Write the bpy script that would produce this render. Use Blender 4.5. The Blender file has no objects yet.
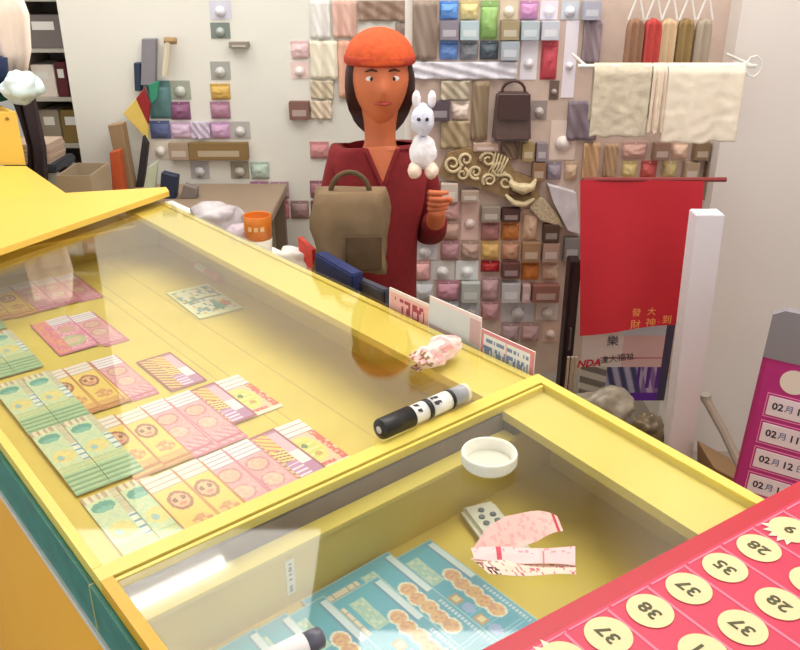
import bpy, bmesh, math, random
from mathutils import Vector, Matrix, noise
random.seed(4)
SC = bpy.context.scene
COL = SC.collection
PI = math.pi

# ---------------------------------------------------------------- camera
FPX, PITCH, EYE = 820.0, math.radians(24), 1.48
cam_d = bpy.data.cameras.new('camera'); cam_d.sensor_width = 36; cam_d.lens = 36*FPX/800
cam_d.clip_start = .02
cam = bpy.data.objects.new('camera', cam_d); COL.objects.link(cam)
cam.location = (0, 0, EYE); cam.rotation_euler = (PI/2-PITCH, 0, 0)
SC.camera = cam
SC.view_settings.view_transform = 'Standard'; SC.view_settings.look = 'None'
SC.view_settings.gamma = 1; SC.view_settings.use_curve_mapping = False
SC.view_settings.exposure = 0.46

# ---------------------------------------------------------------- world (daylight through the open shop front) and added fill lamps
w = bpy.data.worlds.new('world'); SC.world = w; w.use_nodes = True
bgn = w.node_tree.nodes['Background']
bgn.inputs[0].default_value = (.90, .95, 1, 1); bgn.inputs[1].default_value = 1.0
def area(name, loc, size, power, target=None, col=(1, .97, .92), sy=None):
    d = bpy.data.lights.new(name, 'AREA'); d.energy = power; d.color = col
    d.shape = 'RECTANGLE'; d.size = size; d.size_y = sy or size
    o = bpy.data.objects.new(name, d); COL.objects.link(o); o.location = loc
    if target:
        o.rotation_euler = (Vector(target)-Vector(loc)).to_track_quat('-Z', 'Y').to_euler()
    return o
area('ceiling_fill', (.5, 1.7, 2.62), 1.3, 22, sy=1.3)  # area lamp added to light the room, no panel fixture hangs here
area('ceiling_fill', (-1.0, 2.3, 2.62), 1.3, 14, sy=1.3)  # second added area lamp, separate from the tube fixtures

# ---------------------------------------------------------------- helpers
def lin(c):
    return tuple((x/255/12.92 if x/255 <= .04045 else ((x/255+.055)/1.055)**2.4) for x in c[:3])
def ray(px, py):
    u = px-400; v = 325-py
    return Vector((u, FPX*math.cos(PITCH)+v*math.sin(PITCH), -FPX*math.sin(PITCH)+v*math.cos(PITCH)))
def P(px, py, z=.9):                 # point of the horizontal plane at height z
    r = ray(px, py); return Vector((0, 0, EYE))+r*((z-EYE)/r.z)
def Q(px, py, Y):                    # point of the upright plane at depth Y
    r = ray(px, py); return Vector((0, 0, EYE))+r*(Y/r.y)
A = Vector((-.64, .768, 0)).normalized(); B = Vector((.768, .64, 0)).normalized()
def ST(s, t, z): return A*s+B*t+Vector((0, 0, z))
def mat(name, c, rough=.5, metal=0, noise_amt=.0, nscale=30, bump=0, coat=0, trans=0, emit=0, alpha=1, sss=0):
    m = bpy.data.materials.get(name)
    if m: return m
    m = bpy.data.materials.new(name); m.use_nodes = True
    nt = m.node_tree; b = nt.nodes['Principled BSDF']; L = lin(c)
    b.inputs['Base Color'].default_value = (*L, 1)
    b.inputs['Roughness'].default_value = rough; b.inputs['Metallic'].default_value = metal
    b.inputs['Coat Weight'].default_value = coat; b.inputs['Transmission Weight'].default_value = trans
    b.inputs['Alpha'].default_value = alpha
    if sss: b.inputs['Subsurface Weight'].default_value = sss; b.inputs['Subsurface Scale'].default_value = .01
    if emit:
        b.inputs['Emission Color'].default_value = (*L, 1); b.inputs['Emission Strength'].default_value = emit
    if noise_amt or bump:
        tc = nt.nodes.new('ShaderNodeTexCoord'); n = nt.nodes.new('ShaderNodeTexNoise')
        n.inputs['Scale'].default_value = nscale; n.inputs['Detail'].default_value = 5
        nt.links.new(tc.outputs['Object'], n.inputs['Vector'])
        if noise_amt:
            r = nt.nodes.new('ShaderNodeValToRGB')
            r.color_ramp.elements[0].position = .3; r.color_ramp.elements[1].position = .7
            r.color_ramp.elements[0].color = (*[x*(1-noise_amt) for x in L], 1)
            r.color_ramp.elements[1].color = (*[min(1, x*(1+noise_amt)) for x in L], 1)
            nt.links.new(n.outputs['Fac'], r.inputs['Fac']); nt.links.new(r.outputs['Color'], b.inputs['Base Color'])
        if bump:
            bp = nt.nodes.new('ShaderNodeBump'); bp.inputs['Strength'].default_value = bump
            bp.inputs['Distance'].default_value = .01
            nt.links.new(n.outputs['Fac'], bp.inputs['Height']); nt.links.new(bp.outputs['Normal'], b.inputs['Normal'])
    return m
def C_(c, rough=.55, **k):
    return mat('paint_%d_%d_%d_%d' % (*c, int(rough*100)), c, rough, **k)
def printed(name, rough=.45, coat=0):
    m = bpy.data.materials.get(name)
    if m: return m
    m = bpy.data.materials.new(name); m.use_nodes = True; nt = m.node_tree; b = nt.nodes['Principled BSDF']
    a = nt.nodes.new('ShaderNodeAttribute'); a.attribute_name = 'ink'
    nt.links.new(a.outputs['Color'], b.inputs['Base Color']); b.inputs['Roughness'].default_value = rough
    b.inputs['Coat Weight'].default_value = coat
    return m
def glass(name, tint=(1, 1, 1), gain=1.0):
    m = bpy.data.materials.new(name); m.use_nodes = True; nt = m.node_tree
    nt.nodes.remove(nt.nodes['Principled BSDF']); out = nt.nodes['Material Output']
    tr = nt.nodes.new('ShaderNodeBsdfTransparent'); tr.inputs[0].default_value = (*tint, 1)
    gl = nt.nodes.new('ShaderNodeBsdfGlossy'); gl.inputs['Roughness'].default_value = .03
    fr = nt.nodes.new('ShaderNodeLayerWeight'); fr.inputs['Blend'].default_value = .5     # Schlick reflectance, the same from both faces
    pw = nt.nodes.new('ShaderNodeMath'); pw.operation = 'POWER'; pw.inputs[1].default_value = 5
    nt.links.new(fr.outputs['Facing'], pw.inputs[0])
    mu = nt.nodes.new('ShaderNodeMath'); mu.operation = 'MULTIPLY_ADD'; mu.inputs[1].default_value = .96*gain; mu.inputs[2].default_value = .04*gain
    mx = nt.nodes.new('ShaderNodeMixShader')
    nt.links.new(pw.outputs[0], mu.inputs[0]); nt.links.new(mu.outputs[0], mx.inputs[0])
    nt.links.new(tr.outputs[0], mx.inputs[1]); nt.links.new(gl.outputs[0], mx.inputs[2])
    nt.links.new(mx.outputs[0], out.inputs[0])
    return m
def link(name, me, parent=None):
    o = bpy.data.objects.new(name, me); COL.objects.link(o)
    if parent:
        o.parent = parent
    return o
def bm_obj(name, bm, m, parent=None, smooth=False):
    bmesh.ops.recalc_face_normals(bm, faces=bm.faces)
    me = bpy.data.meshes.new(name); bm.to_mesh(me); bm.free()
    for x in (m if isinstance(m, (list, tuple)) else [m]): me.materials.append(x)
    if smooth:
        for p in me.polygons: p.use_smooth = True
    return link(name, me, parent)
def prism(bm, pts, z0, z1):           # polygon (xy) extruded between heights
    n = len(pts)
    lo = [bm.verts.new((p[0], p[1], z0)) for p in pts]; hi = [bm.verts.new((p[0], p[1], z1)) for p in pts]
    bm.faces.new(hi); bm.faces.new(lo[::-1])
    for i in range(n): bm.faces.new((lo[i], lo[(i+1) % n], hi[(i+1) % n], hi[i]))
def slab(bm, q, d):                   # quad of Vectors thickened by vector d
    n = len(q)
    a = [bm.verts.new(p) for p in q]; b = [bm.verts.new(p+d) for p in q]
    bm.faces.new(a); bm.faces.new(b[::-1])
    for i in range(n): bm.faces.new((a[i], b[i], b[(i+1) % n], a[(i+1) % n]))
def box(bm, lo, hi, bev=0):
    prism(bm, [(lo[0], lo[1]), (hi[0], lo[1]), (hi[0], hi[1]), (lo[0], hi[1])], lo[2], hi[2])
    if bev: bmesh.ops.bevel(bm, geom=bm.edges[:], offset=bev, segments=2, affect='EDGES')
def stbox(bm, s0, s1, t0, t1, z0, z1):
    prism(bm, [tuple(ST(s0, t0, 0))[:2], tuple(ST(s0, t1, 0))[:2], tuple(ST(s1, t1, 0))[:2], tuple(ST(s1, t0, 0))[:2]], z0, z1)
def tube(bm, pts, r, seg=8, closed=False):
    pts = [Vector(p) for p in pts]; rings = []
    for i, p in enumerate(pts):
        d = (pts[min(i+1, len(pts)-1)]-pts[max(i-1, 0)]).normalized()
        u = d.orthogonal().normalized() if i == 0 else (u-d*u.dot(d)).normalized()
        v = d.cross(u); rr = r[i] if isinstance(r, (list, tuple)) else r
        rings.append([bm.verts.new(p+(u*math.cos(2*PI*k/seg)+v*math.sin(2*PI*k/seg))*rr) for k in range(seg)])
    for a, b in zip(rings, rings[1:]):
        for k in range(seg): bm.faces.new((a[k], a[(k+1) % seg], b[(k+1) % seg], b[k]))
    bm.faces.new(rings[0][::-1]); bm.faces.new(rings[-1])
def lathe(bm, prof, seg=32, o=(0, 0, 0), M=None):   # prof: (radius, height)
    rings = []
    for r, z in prof:
        rings.append([bm.verts.new(((M @ Vector((r*math.cos(2*PI*k/seg), r*math.sin(2*PI*k/seg), z))) if M else Vector((r*math.cos(2*PI*k/seg), r*math.sin(2*PI*k/seg), z)))+Vector(o)) for k in range(seg)])
    for a, b in zip(rings, rings[1:]):
        for k in range(seg): bm.faces.new((a[k], a[(k+1) % seg], b[(k+1) % seg], b[k]))
    if prof[0][0] > 0: bm.faces.new(rings[0][::-1])
    if prof[-1][0] > 0: bm.faces.new(rings[-1])
def tag(o, label, cat, group=None):
    o['label'] = label; o['category'] = cat
    if group: o['group'] = group
    return o
def thing(name, label, cat, loc=(0, 0, 0), group=None):
    o = bpy.data.objects.new(name, None); COL.objects.link(o); o.location = loc; o.empty_display_size = .05
    return tag(o, label, cat, group)
def struct(o): o['kind'] = 'structure'; return o
def canvas(name, w, h, nx, ny, fn, thick=.0006, mat_=None, edge=None, parent=None, curl=None, M=None):
    """printed sheet in its own xy plane, lower left corner at the origin; fn(u,v)->sRGB"""
    me = bpy.data.meshes.new(name); vs = []; fs = []; cols = []
    cz = curl or (lambda u, v: 0)
    for k in range(2):
        for j in range(ny+1):
            for i in range(nx+1):
                u, v = i/nx, j/ny
                vs.append((u*w, v*h, cz(u, v)+(thick if k == 0 else 0)))
    off = (nx+1)*(ny+1); idx = lambda i, j: j*(nx+1)+i
    e = edge or (235, 230, 220)
    for j in range(ny):
        for i in range(nx):
            fs.append((idx(i, j), idx(i+1, j), idx(i+1, j+1), idx(i, j+1))); cols.append(fn((i+.5)/nx, (j+.5)/ny))
            fs.append(tuple(off+k for k in (idx(i, j), idx(i, j+1), idx(i+1, j+1), idx(i+1, j)))); cols.append(e)
    for i in range(nx):
        for j, a, b in ((0, i, i+1), (ny, i+1, i)):
            fs.append((idx(a, j)+off, idx(b, j)+off, idx(b, j), idx(a, j))); cols.append(e)
    for j in range(ny):
        for i, a, b in ((nx, j, j+1), (0, j+1, j)):
            fs.append((idx(i, a)+off, idx(i, b)+off, idx(i, b), idx(i, a))); cols.append(e)
    if M: vs = [tuple(M @ Vector(v)) for v in vs]
    me.from_pydata(vs, [], fs)
    ca = me.color_attributes.new('ink', 'FLOAT_COLOR', 'CORNER'); k = 0
    data = []
    for f, c in zip(fs, cols):
        L = lin(c)
        for _ in f: data += [L[0], L[1], L[2], 1]
    ca.data.foreach_set('color', data)
    me.materials.append(mat_ or printed('printed_paper'))
    return link(name, me, parent)
def frameM(o, x, y):                  # matrix with x, y axes in world
    x = Vector(x).normalized(); z = x.cross(Vector(y)).normalized(); y = z.cross(x)
    return Matrix(((x.x, y.x, z.x, o[0]), (x.y, y.y, z.y, o[1]), (x.z, y.z, z.z, o[2]), (0, 0, 0, 1)))
def text(name, s, M, size, m, parent=None, bold=0, ext=.0002, align='CENTER', shear=0, sx=1):
    cu = bpy.data.curves.new(name, 'FONT'); cu.body = s; cu.size = size; cu.align_x = align; cu.align_y = 'CENTER'
    cu.extrude = ext; cu.offset = bold; cu.shear = shear; cu.resolution_u = 2
    o = bpy.data.objects.new('tmp', cu); COL.objects.link(o)
    bpy.context.view_layer.update()
    me = bpy.data.meshes.new_from_object(o.evaluated_get(bpy.context.evaluated_depsgraph_get()))
    bpy.data.objects.remove(o); bpy.data.curves.remove(cu)
    me.transform(Matrix.Diagonal((sx, 1, 1, 1))); me.transform(M); me.materials.clear(); me.materials.append(m); me.name = name
    return link(name, me, parent)
def hsh(*a):
    return (math.sin(sum(x*(12.9898+i*65.233) for i, x in enumerate(a)))*43758.5453) % 1
def mixc(a, b, t): return tuple(a[i]*(1-t)+b[i]*t for i in range(3))
def ell(u, v, cx, cy, rx, ry): return ((u-cx)/rx)**2+((v-cy)/ry)**2

# ---------------------------------------------------------------- materials
YEL = mat('yellow_laminate', (230, 208, 98), .35, noise_amt=.05, nscale=6)
YEL2 = mat('deep_yellow_laminate', (238, 198, 88), .4, noise_amt=.03, nscale=4)
YELP = mat('pale_yellow_board', (222, 196, 84), .5, noise_amt=.07, nscale=9)
YELO = mat('orange_yellow_edge', (224, 168, 30), .4, noise_amt=.04)
ORG = mat('orange_counter_laminate', (252, 184, 48), .4, noise_amt=.03, nscale=3)
GRN = mat('green_marbled_laminate', (16, 124, 112), .35, noise_amt=.22, nscale=35)
ALU = mat('brushed_aluminium', (222, 222, 214), .4, metal=.15)
GREYB = mat('grey_brown_inner_board', (128, 112, 104), .6, noise_amt=.1)
GLASS = glass('case_glass', (.99, 1, .99), 1.25)
WALL = mat('white_wall_paint', (226, 224, 216), .8, noise_amt=.02, nscale=2)
WALLW = mat('warm_wall_paint', (222, 214, 208), .8, noise_amt=.02, nscale=2)
FLOOR = mat('grey_floor_tiles', (150, 140, 130), .5, noise_amt=.1, nscale=3)
CEIL = mat('white_ceiling', (235, 235, 232), .9)
WHITE = C_((240, 238, 232), .5)
BLACK = C_((24, 22, 24), .4)
WIRE = C_((225, 222, 216), .35)

# ---------------------------------------------------------------- room
def plane_box(name, lo, hi, m):
    bm = bmesh.new(); box(bm, lo, hi); return struct(bm_obj(name, bm, m))
plane_box('floor', (-5, -2.5, -.1), (1.75, 5.1, 0), FLOOR)
plane_box('ceiling', (-5, -2.5, 2.7), (1.75, 5.1, 2.8), CEIL)
WX0 = Q(72, 100, 3.1).x
plane_box('wall_front', (Q(727, 100, 2.3).x, 2.3, 0), (1.65, 3.1, 2.7), WALLW)
plane_box('wall_back', (WX0, 3.1, 0), (1.65, 3.22, 2.7), WALL)
plane_box('wall_rear', (-5, 5.0, 0), (1.65, 5.1, 2.7), WALL)
plane_box('wall_right', (1.65, -2.5, 0), (1.75, 5.1, 2.7), WALLW)

# ceiling lights
for i, (x, y, lab) in enumerate([(-1.26, 2.46, 'long twin tube ceiling light over the far end of the counter'), (.9, .2, 'long twin tube ceiling light near the open shop front')]):
    t = thing('ceiling_light', lab, 'ceiling light', (x, y, 2.7), 'tube lights on the ceiling'); t.rotation_euler = (0, 0, math.atan2(B.y, B.x)-PI/2)
    bm = bmesh.new(); box(bm, (-.20, -.62, -.06), (.20, .62, 0)); bm_obj('housing', bm, WHITE, t)
    for k in (-1, 1):
        bm = bmesh.new(); tube(bm, [(k*.11, -.58, -.08), (k*.11, .58, -.08)], .026, 12)
        bm_obj('tube', bm, mat('lit_tube', (255, 250, 240), .5, emit=9), t)

# ---------------------------------------------------------------- counter and ticket cases
ZT, ZF = .90, .77
S_DIV = .722
def tright(s): return .876 if s >= S_DIV else .876-.036*(S_DIV-s)/.366
def case_body(label, s0, s1, near):
    t = thing('ticket_display_case', label, 'display case', tuple(ST((s0+s1)/2, .53, 0)))
    inv = Matrix.Translation(-t.location)
    def part(name, bm, m):
        bm.transform(inv); return bm_obj(name, bm, m, t)
    tr0, tr1 = tright(s0), tright(s1-.001)
    tl = .186
    def q(a0, a1, b0, b1, z0, z1, bm):     # b may be offsets from the right edge when > 0 in 'r' form
        pts = [ST(a0, b0(a0), 0), ST(a0, b1(a0), 0), ST(a1, b1(a1), 0), ST(a1, b0(a1), 0)]
        prism(bm, [(p.x, p.y) for p in pts], z0, z1)
    L = lambda d: (lambda s: tl+d)
    R = lambda d: (lambda s: tright(min(max(s, s0), s1-.0005) if not near else s)-d)
    bm = bmesh.new(); q(s0+.012, s1-.012, L(.012), R(.012), ZF-.012, ZF, bm); part('floor_board', bm, YELP)
    bm = bmesh.new(); q(s0, s1, R(.012), R(0), ZF-.012, ZT-.014, bm); part('side_wall', bm, YELP)
    bm = bmesh.new(); q(s0, s1, L(0), L(.012), ZF-.012, ZT-.014, bm); part('side_wall', bm, YELP)
    if near:
        bm = bmesh.new(); q(s1-.05, s1-.045, L(.012), R(.012), ZF, .852, bm); part('end_wall', bm, YELP)
        bm = bmesh.new(); q(s1-.057, s1-.031, L(.012), R(.10), .852, .858, bm); part('end_ledge', bm, YEL)
        bm = bmesh.new(); q(s1-.030, s1-.024, L(.012), R(.10), .852, ZT-.016, bm); part('upper_board', bm, GREYB)
        bm = bmesh.new(); q(s0, s1-.02, R(.105), R(.012), ZT-.024, ZT-.010, bm); part('ledge', bm, YEL)
        bm = bmesh.new()
        q(s1-.022, s1, L(0), R(0), ZT-.014, ZT+.002, bm); part('end_frame', bm, YEL)
        bm = bmesh.new(); q(s1-.030, s1-.025, L(.012), R(.018), ZT-.012, ZT, bm); part('inner_trim', bm, YEL)
        bm = bmesh.new(); q(s0, s1-.022, R(.016), R(0), ZT-.014, ZT+.002, bm); part('side_frame', bm, YEL)
        bm = bmesh.new(); q(s0, s1-.0221, L(0), L(.013), ZT-.014, ZT+.002, bm); part('side_frame', bm, YELO)
        bm = bmesh.new(); q(s0, s1-.031, L(.014), R(.017), ZT-.006, ZT-.001, bm); part('glass_pane', bm, GLASS)
        bm = bmesh.new(); q(s0, s0+.012, L(.012), R(.012), ZF, ZT-.014, bm); part('end_wall', bm, YELP)
    else:
        bm = bmesh.new(); q(s1-.075, s1-.065, L(.012), R(.012), ZF, .852, bm); part('end_wall', bm, YELP)
        bm = bmesh.new(); q(s1-.15, s1, L(.012), R(.10), .853, .858, bm); part('end_ledge', bm, YEL)
        bm = bmesh.new(); q(s0, s1, R(.10), R(.012), ZT-.024, ZT-.010, bm); part('ledge', bm, YEL)
        bm = bmesh.new(); q(s0, s1, R(.012), R(0), ZT-.014, ZT-.006, bm); part('side_frame', bm, YEL)
        bm = bmesh.new(); q(s0, s1, L(0), L(.011), ZT-.014, ZT+.002, bm); part('side_frame', bm, YEL)
        bm = bmesh.new(); q(s0+.001, s1, L(.012), R(-.001), ZT-.0055, ZT-.0005, bm); part('glass_pane', bm, GLASS)
        bm = bmesh.new(); q(s0, s0+.006, L(.012), R(.012), ZF, ZT-.014, bm); part('end_wall', bm, YELP)
        for k, tt in enumerate((.60, .625, .70)):       # grooves of the board floor
            bm = bmesh.new(); q(s0+.02, s1-.09, lambda s: tt, lambda s: tt+.0018, ZF, ZF+.0006, bm)
            part('floor_seam', bm, C_((205, 178, 90), .6))
    return t
near_case = case_body('near glass-topped yellow case holding the blue tickets', .12, S_DIV, True)
far_case = case_body('long far glass-topped yellow case with rows of pink, gold and green tickets', S_DIV+.0005, 2.14, False)

t = thing('counter', 'yellow shop counter with green marbled band under the glass cases', 'counter', tuple(ST(1.1, .5, 0)))
inv = Matrix.Translation(-t.location)
def cpart(name, bm, m): bm.transform(inv); return bm_obj(name, bm, m, t)
bm = bmesh.new(); stbox(bm, .12, 2.14, .186, .87, 0, .6195); cpart('cabinet', bm, YEL2)
bm = bmesh.new(); stbox(bm, .12, 2.14, .20, .82, .6195, ZF-.0125); cpart('plinth', bm, YELP)
def zfoot(s_):                         # height of the lower edge of the green band on the counter front
    (sa_, za_), (sb_, zb_) = FA, FB; return za_+(zb_-za_)*(s_-sa_)/(sb_-sa_)
def sST(px, py, t_):
    r = ray(px, py); o = Vector((0, 0, EYE)); k = (t_-o.dot(B))/r.dot(B); p = o+r*k; return p.dot(A), p.z
FA, FB = sST(0, 484, .184), sST(116, 650, .184)
seam_s = S_DIV
def front(bm, s0, s1, za, zb, t0, t1):  # strip on the counter front; za, zb are offsets from the band foot or absolute
    q_ = [ST(s0, t0, za(s0)), ST(s1, t0, za(s1)), ST(s1, t0, zb(s1)), ST(s0, t0, zb(s0))]; slab(bm, q_, B*(t1-t0))
TOPZ = lambda x: .885
for s0, s1 in ((.12, seam_s-.001), (seam_s+.001, 2.14)):
    bm = bmesh.new(); front(bm, s0, s1, zfoot, TOPZ, .180, .1855); cpart('green_band', bm, GRN)
bm = bmesh.new(); front(bm, seam_s-.0009, seam_s+.0009, zfoot, TOPZ, .1795, .1855); cpart('seam_strip', bm, C_((205, 190, 110), .4))
bm = bmesh.new(); front(bm, .12, 2.14, lambda x: zfoot(x)-.010, lambda x: zfoot(x)-.0003, .177, .1855); cpart('edge_strip', bm, ALU)
bm = bmesh.new(); front(bm, .12, 2.14, lambda x: .001, lambda x: zfoot(x)-.0103, .179, .1855); cpart('front_panel', bm, ORG)

# raised cover board across the far end and the second counter beyond
ZB = .922
pts = [P(-260, 338, ZB), P(169, 191, ZB), P(166, 187, ZB), P(-260, 212, ZB)]
bm = bmesh.new(); slab(bm, pts, Vector((0, 0, -.014)))
tag(bm_obj('cover_board', bm, YEL2), 'deep yellow wedge shaped board laid across the far end of the glass case', 'board')
t = thing('side_counter', 'yellow counter top behind the wedge board, with a yellow box on it', 'counter', tuple(P(0, 190, 0).xy*0)+(0,) if False else (-1.3, 2.5, 0))
inv = Matrix.Translation(-t.location)
c0, c1, c2 = P(26, 166, .90), P(70, 196, .90), P(-300, 166, .90)
bm = bmesh.new(); slab(bm, [c0, c1, P(-150, 215, .9), c2], Vector((0, 0, -.03))); cpart('counter_top', bm, YEL2) if False else None
bm.transform(inv); bm_obj('counter_top', bm, YEL2, t)
m0 = (c0+c1+c2)/3
bm = bmesh.new(); slab(bm, [c.lerp(m0, .12)-Vector((0, 0, .031)) for c in (c0, c1, P(-150, 215, .9), c2)], Vector((0, 0, -.869))); bm.transform(inv); bm_obj('cabinet', bm, YEL2, t)
# yellow box on it
b0 = P(26, 165, .901); hgt = Q(25.5, 112, b0.y).z-b0.z
t = thing('tray_box', 'open yellow wooden box standing on the far counter at the left edge', 'box', tuple(b0))
X_ = Vector((1, 0, 0))
def tray(nm, o, a, b, z0, z1):
    bm = bmesh.new(); prism(bm, [tuple(p.xy) for p in (o, o+a, o+a+b, o+b)], z0, z1); return bm_obj(nm, bm, YEL2, t)
O_ = Vector((0, 0, 0))
tray('front_panel', O_-X_*.5, X_*.5, A*.012, 0, hgt)
tray('side_panel', O_+A*.0125-X_*.012, X_*.012, A*.30, 0, hgt)
tray('side_panel', O_+A*.0125-X_*.5, X_*.012, A*.30, 0, hgt)
tray('rear_panel', O_+A*.3135-X_*.5, X_*.5, A*.012, 0, hgt)
tray('bottom_panel', O_+A*.0125-X_*.4875, X_*.475, A*.30, 0, .012)
bm = bmesh.new(); tube(bm, [(-.03, 0, hgt-.02), (-.03, -.006, hgt-.02)], .005); bm_obj('screw', bm, C_((150, 110, 30), .4), t)

# ---------------------------------------------------------------- lottery tickets
def f_pink(seed):
    def f(u, v):
        if u < .04 or u > .95 or v < .03: return (196, 92, 120)
        if v > .76:
            k = (v-.76)/.24*4
            return (150, 120, 150) if (k % 1) < .22 else (244, 232, 236)
        c = (226, 152, 160)
        if ell(u, v, .5, .62, .33, .1) < 1: c = (214, 170, 140)
        if .75 < ell(u, v, .5, .62, .33, .1) < 1.15: c = (190, 100, 110)
        if ell(u, v, .45, .36, .3, .1) < 1: c = (222, 186, 160)
        if .8 < ell(u, v, .45, .36, .3, .1) < 1.2: c = (200, 120, 130)
        if v < .2: c = (230, 170, 176) if int(u*8+v*20) % 2 else (206, 116, 140)
        h = hsh(int(u*16), int(v*40), seed); return mixc(c, (250, 225, 215) if h > .5 else (196, 110, 130), .25*abs(h-.5)*2)
    return f
def f_gold(seed):
    def f(u, v):
        if u < .04 or u > .95 or v < .03: return (186, 110, 50)
        if v > .78:
            k = (v-.78)/.22*3; return (170, 140, 140) if (k % 1) < .25 else (240, 226, 214)
        c = (238, 200, 84)
        e = ell(u, v, .52, .58, .3, .125)
        if e < 1: c = (226, 170, 120)
        if .6 < e < 1.15: c = (150, 76, 44)
        if ell(u, v, .4, .6, .07, .03) < 1 or ell(u, v, .64, .6, .07, .03) < 1: c = (110, 50, 34)
        if ell(u, v, .52, .53, .12, .025) < 1: c = (210, 110, 90)
        e = ell(u, v, .6, .25, .28, .09)
        if e < 1: c = (204, 130, 70) if hsh(int(u*10), int(v*26), 3) > .45 else (232, 180, 100)
        if v < .13: c = (222, 160, 80)
        h = hsh(int(u*16), int(v*40), seed); return mixc(c, (250, 230, 150), .2*h)
    return f
def f_green(seed):
    def f(u, v):
        if v < .03: return (120, 160, 120)
        c = (206, 222, 176)
        if v > .55:
            if ell(u, v, .4, .78, .33, .085) < 1: c = (70, 150, 134)
            if ell(u, v, .4, .74, .22, .04) < 1: c = (110, 180, 160)
            if v > .9: c = (226, 224, 190) if int(u*10) % 2 else (200, 150, 120)
            if u > .78: c = (214, 170, 130) if int(v*60) % 2 else (200, 220, 190)
        else:
            if ell(u, v, .42, .38, .34, .12) < 1: c = (238, 216, 120)
            if ell(u, v, .3, .36, .1, .05) < 1: c = (150, 190, 190)
            if u > .8: c = (240, 240, 226) if int(v*30) % 3 else (90, 140, 180)
            if v < .2: c = (160, 200, 150) if int(v*80) % 3 else (236, 214, 130)
        h = hsh(int(u*14), int(v*40), seed); return mixc(c, (120, 190, 180) if h > .6 else (244, 232, 170), .22*h)
    return f
def f_seven(u, v):
    if u < .05 or u > .94 or v < .04 or v > .96: return (150, 50, 66)
    if u > .7:
        if .5 < v < .92: return (214, 170, 190)
        if .25 < v < .5: return (250, 240, 236)
        return (178, 110, 160)
    if u > .38:
        if v > .6: return (232, 190, 84) if (u-.38+v*2) % .2 < .14 else (190, 80, 60)
        if .36 < v < .6: return (246, 214, 110) if (v*18+u*3) % 1 > .35 else (150, 60, 60)
        return (186, 120, 176) if (v*14) % 1 > .3 else (240, 220, 236)
    return (226, 186, 90) if (v*12+u*4) % 1 > .45 else (150, 70, 66)
def f_red(seed):
    def f(u, v):
        if v > .72:
            k = (v-.72)/.28*3; return (160, 120, 130) if (k % 1) < .18 else (246, 236, 232)
        if v < .07: return (244, 226, 200)
        if u > .8 or v < .13: return (214, 80, 64) if hsh(int(u*20), int(v*30), seed) > .2 else (244, 190, 150)
        e = ell(u, v, .42, .42, .36, .26); c = (238, 196, 160)
        if e < 1: c = (226, 214, 96)
        if e < .6: c = (210, 208, 90) if int(v*30) % 3 else (238, 224, 130)
        if ell(u, v, .4, .5, .08, .04) < 1: c = (70, 110, 60)
        if ell(u, v, .5, .3, .1, .04) < 1: c = (200, 150, 50)
        return c
    return f
def f_blue(seed):
    def f(u, v):
        if u < .015 or u > .985 or v > .99: return (150, 196, 206)
        sea = mixc((52, 160, 186), (40, 140, 176), 1-v)
        if (v*40) % 1 < .1 and v < .5: sea = (100, 180, 205)
        c = sea
        if u > .9:                                   # edge strip with plate and small print
            if .62 < v < .97: return (222, 236, 240) if u > .925 else (70, 120, 160)
            return (190, 214, 226) if (v*44) % 1 < .6 and .925 < u < .965 and v < .55 else (60, 150, 180)
        if .57 < u < .72 and .70 < v < .93: c = (150, 196, 170) if hsh(int(u*60), int(v*40), seed) > .35 else (200, 216, 180)
        if .12 < u < .52 and .70 < v < .93:
            c = (150, 136, 110) if (u*12.5) % 1 < .10 or (v*17) % 1 < .12 else ((240, 224, 190) if (u*26+v*40) % 1 > .3 else (228, 194, 156))
        hit = 9
        for k in range(5):
            cx, cy = .815-.012*(k % 2), .70-.082*k
            hit = min(hit, ell(u, v, cx, cy, .075, .052))
        if hit < .8: c = (240, 168, 84) if hsh(int(u*50), int(v*70), 1) > .3 else (222, 130, 84)
        elif hit < 1.35: c = (244, 228, 196)
        for k in range(3):
            cu, cv = .63, .56-.19*k
            if abs(u-cu) < .05 and abs(v-cv) < .035: c = (240, 212, 140) if abs(u-cu) < .03 and abs(v-cv) < .02 else (196, 140, 76)
            if ell(u, v, .64, .47-.19*k, .055, .04) < 1: c = (136, 158, 214)
        e = ell(u, v, .27, .34, .24, .22)
        if e < 1 and hsh(int(u*16), int(v*16), 5) > .25: c = (176, 204, 130) if hsh(int(u*22), int(v*24), 9) > .4 else (236, 220, 150)
        if ell(u, v, .3, .2, .1, .06) < 1: c = (70, 140, 200)
        if u < .55 and v < .12: c = (150, 190, 220)
        return c
    return f
def f_wide(u, v):
    if u < .03 or u > .97 or v < .03: return (206, 90, 140)
    if v > .78 and u > .4: return (150, 120, 150) if ((v-.78)/.22*4) % 1 < .22 else (244, 232, 236)
    if u < .38: return (236, 150, 110) if hsh(int(u*20), int(v*22), 3) > .4 else (224, 110, 150)
    if ell(u, v, .55, .28, .34, .14) < 1: return (176, 190, 130) if ell(u, v, .55, .28, .22, .08) > 1 else (224, 190, 160)
    if ell(u, v, .66, .6, .2, .1) < 1: return (214, 160, 140)
    return (226, 130, 160) if hsh(int(u*24), int(v*40), 5) > .3 else (240, 190, 200)
def f_sheet(u, v):
    c = (228, 230, 178)
    if .06 < u < .94 and .07 < v < .93:
        h = hsh(int(u*16), int(v*16), 2)
        c = (120, 150, 130) if h > .82 else (214, 190, 90) if h > .66 else (150, 170, 190) if h > .55 else (226, 224, 190)
        if .48 < v < .53: c = (120, 140, 110)
        if ell(u, v, .62, .2, .13, .1) < 1: c = (70, 140, 120)
        if ell(u, v, .8, .25, .08, .1) < 1: c = (214, 110, 70)
    return c
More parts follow.
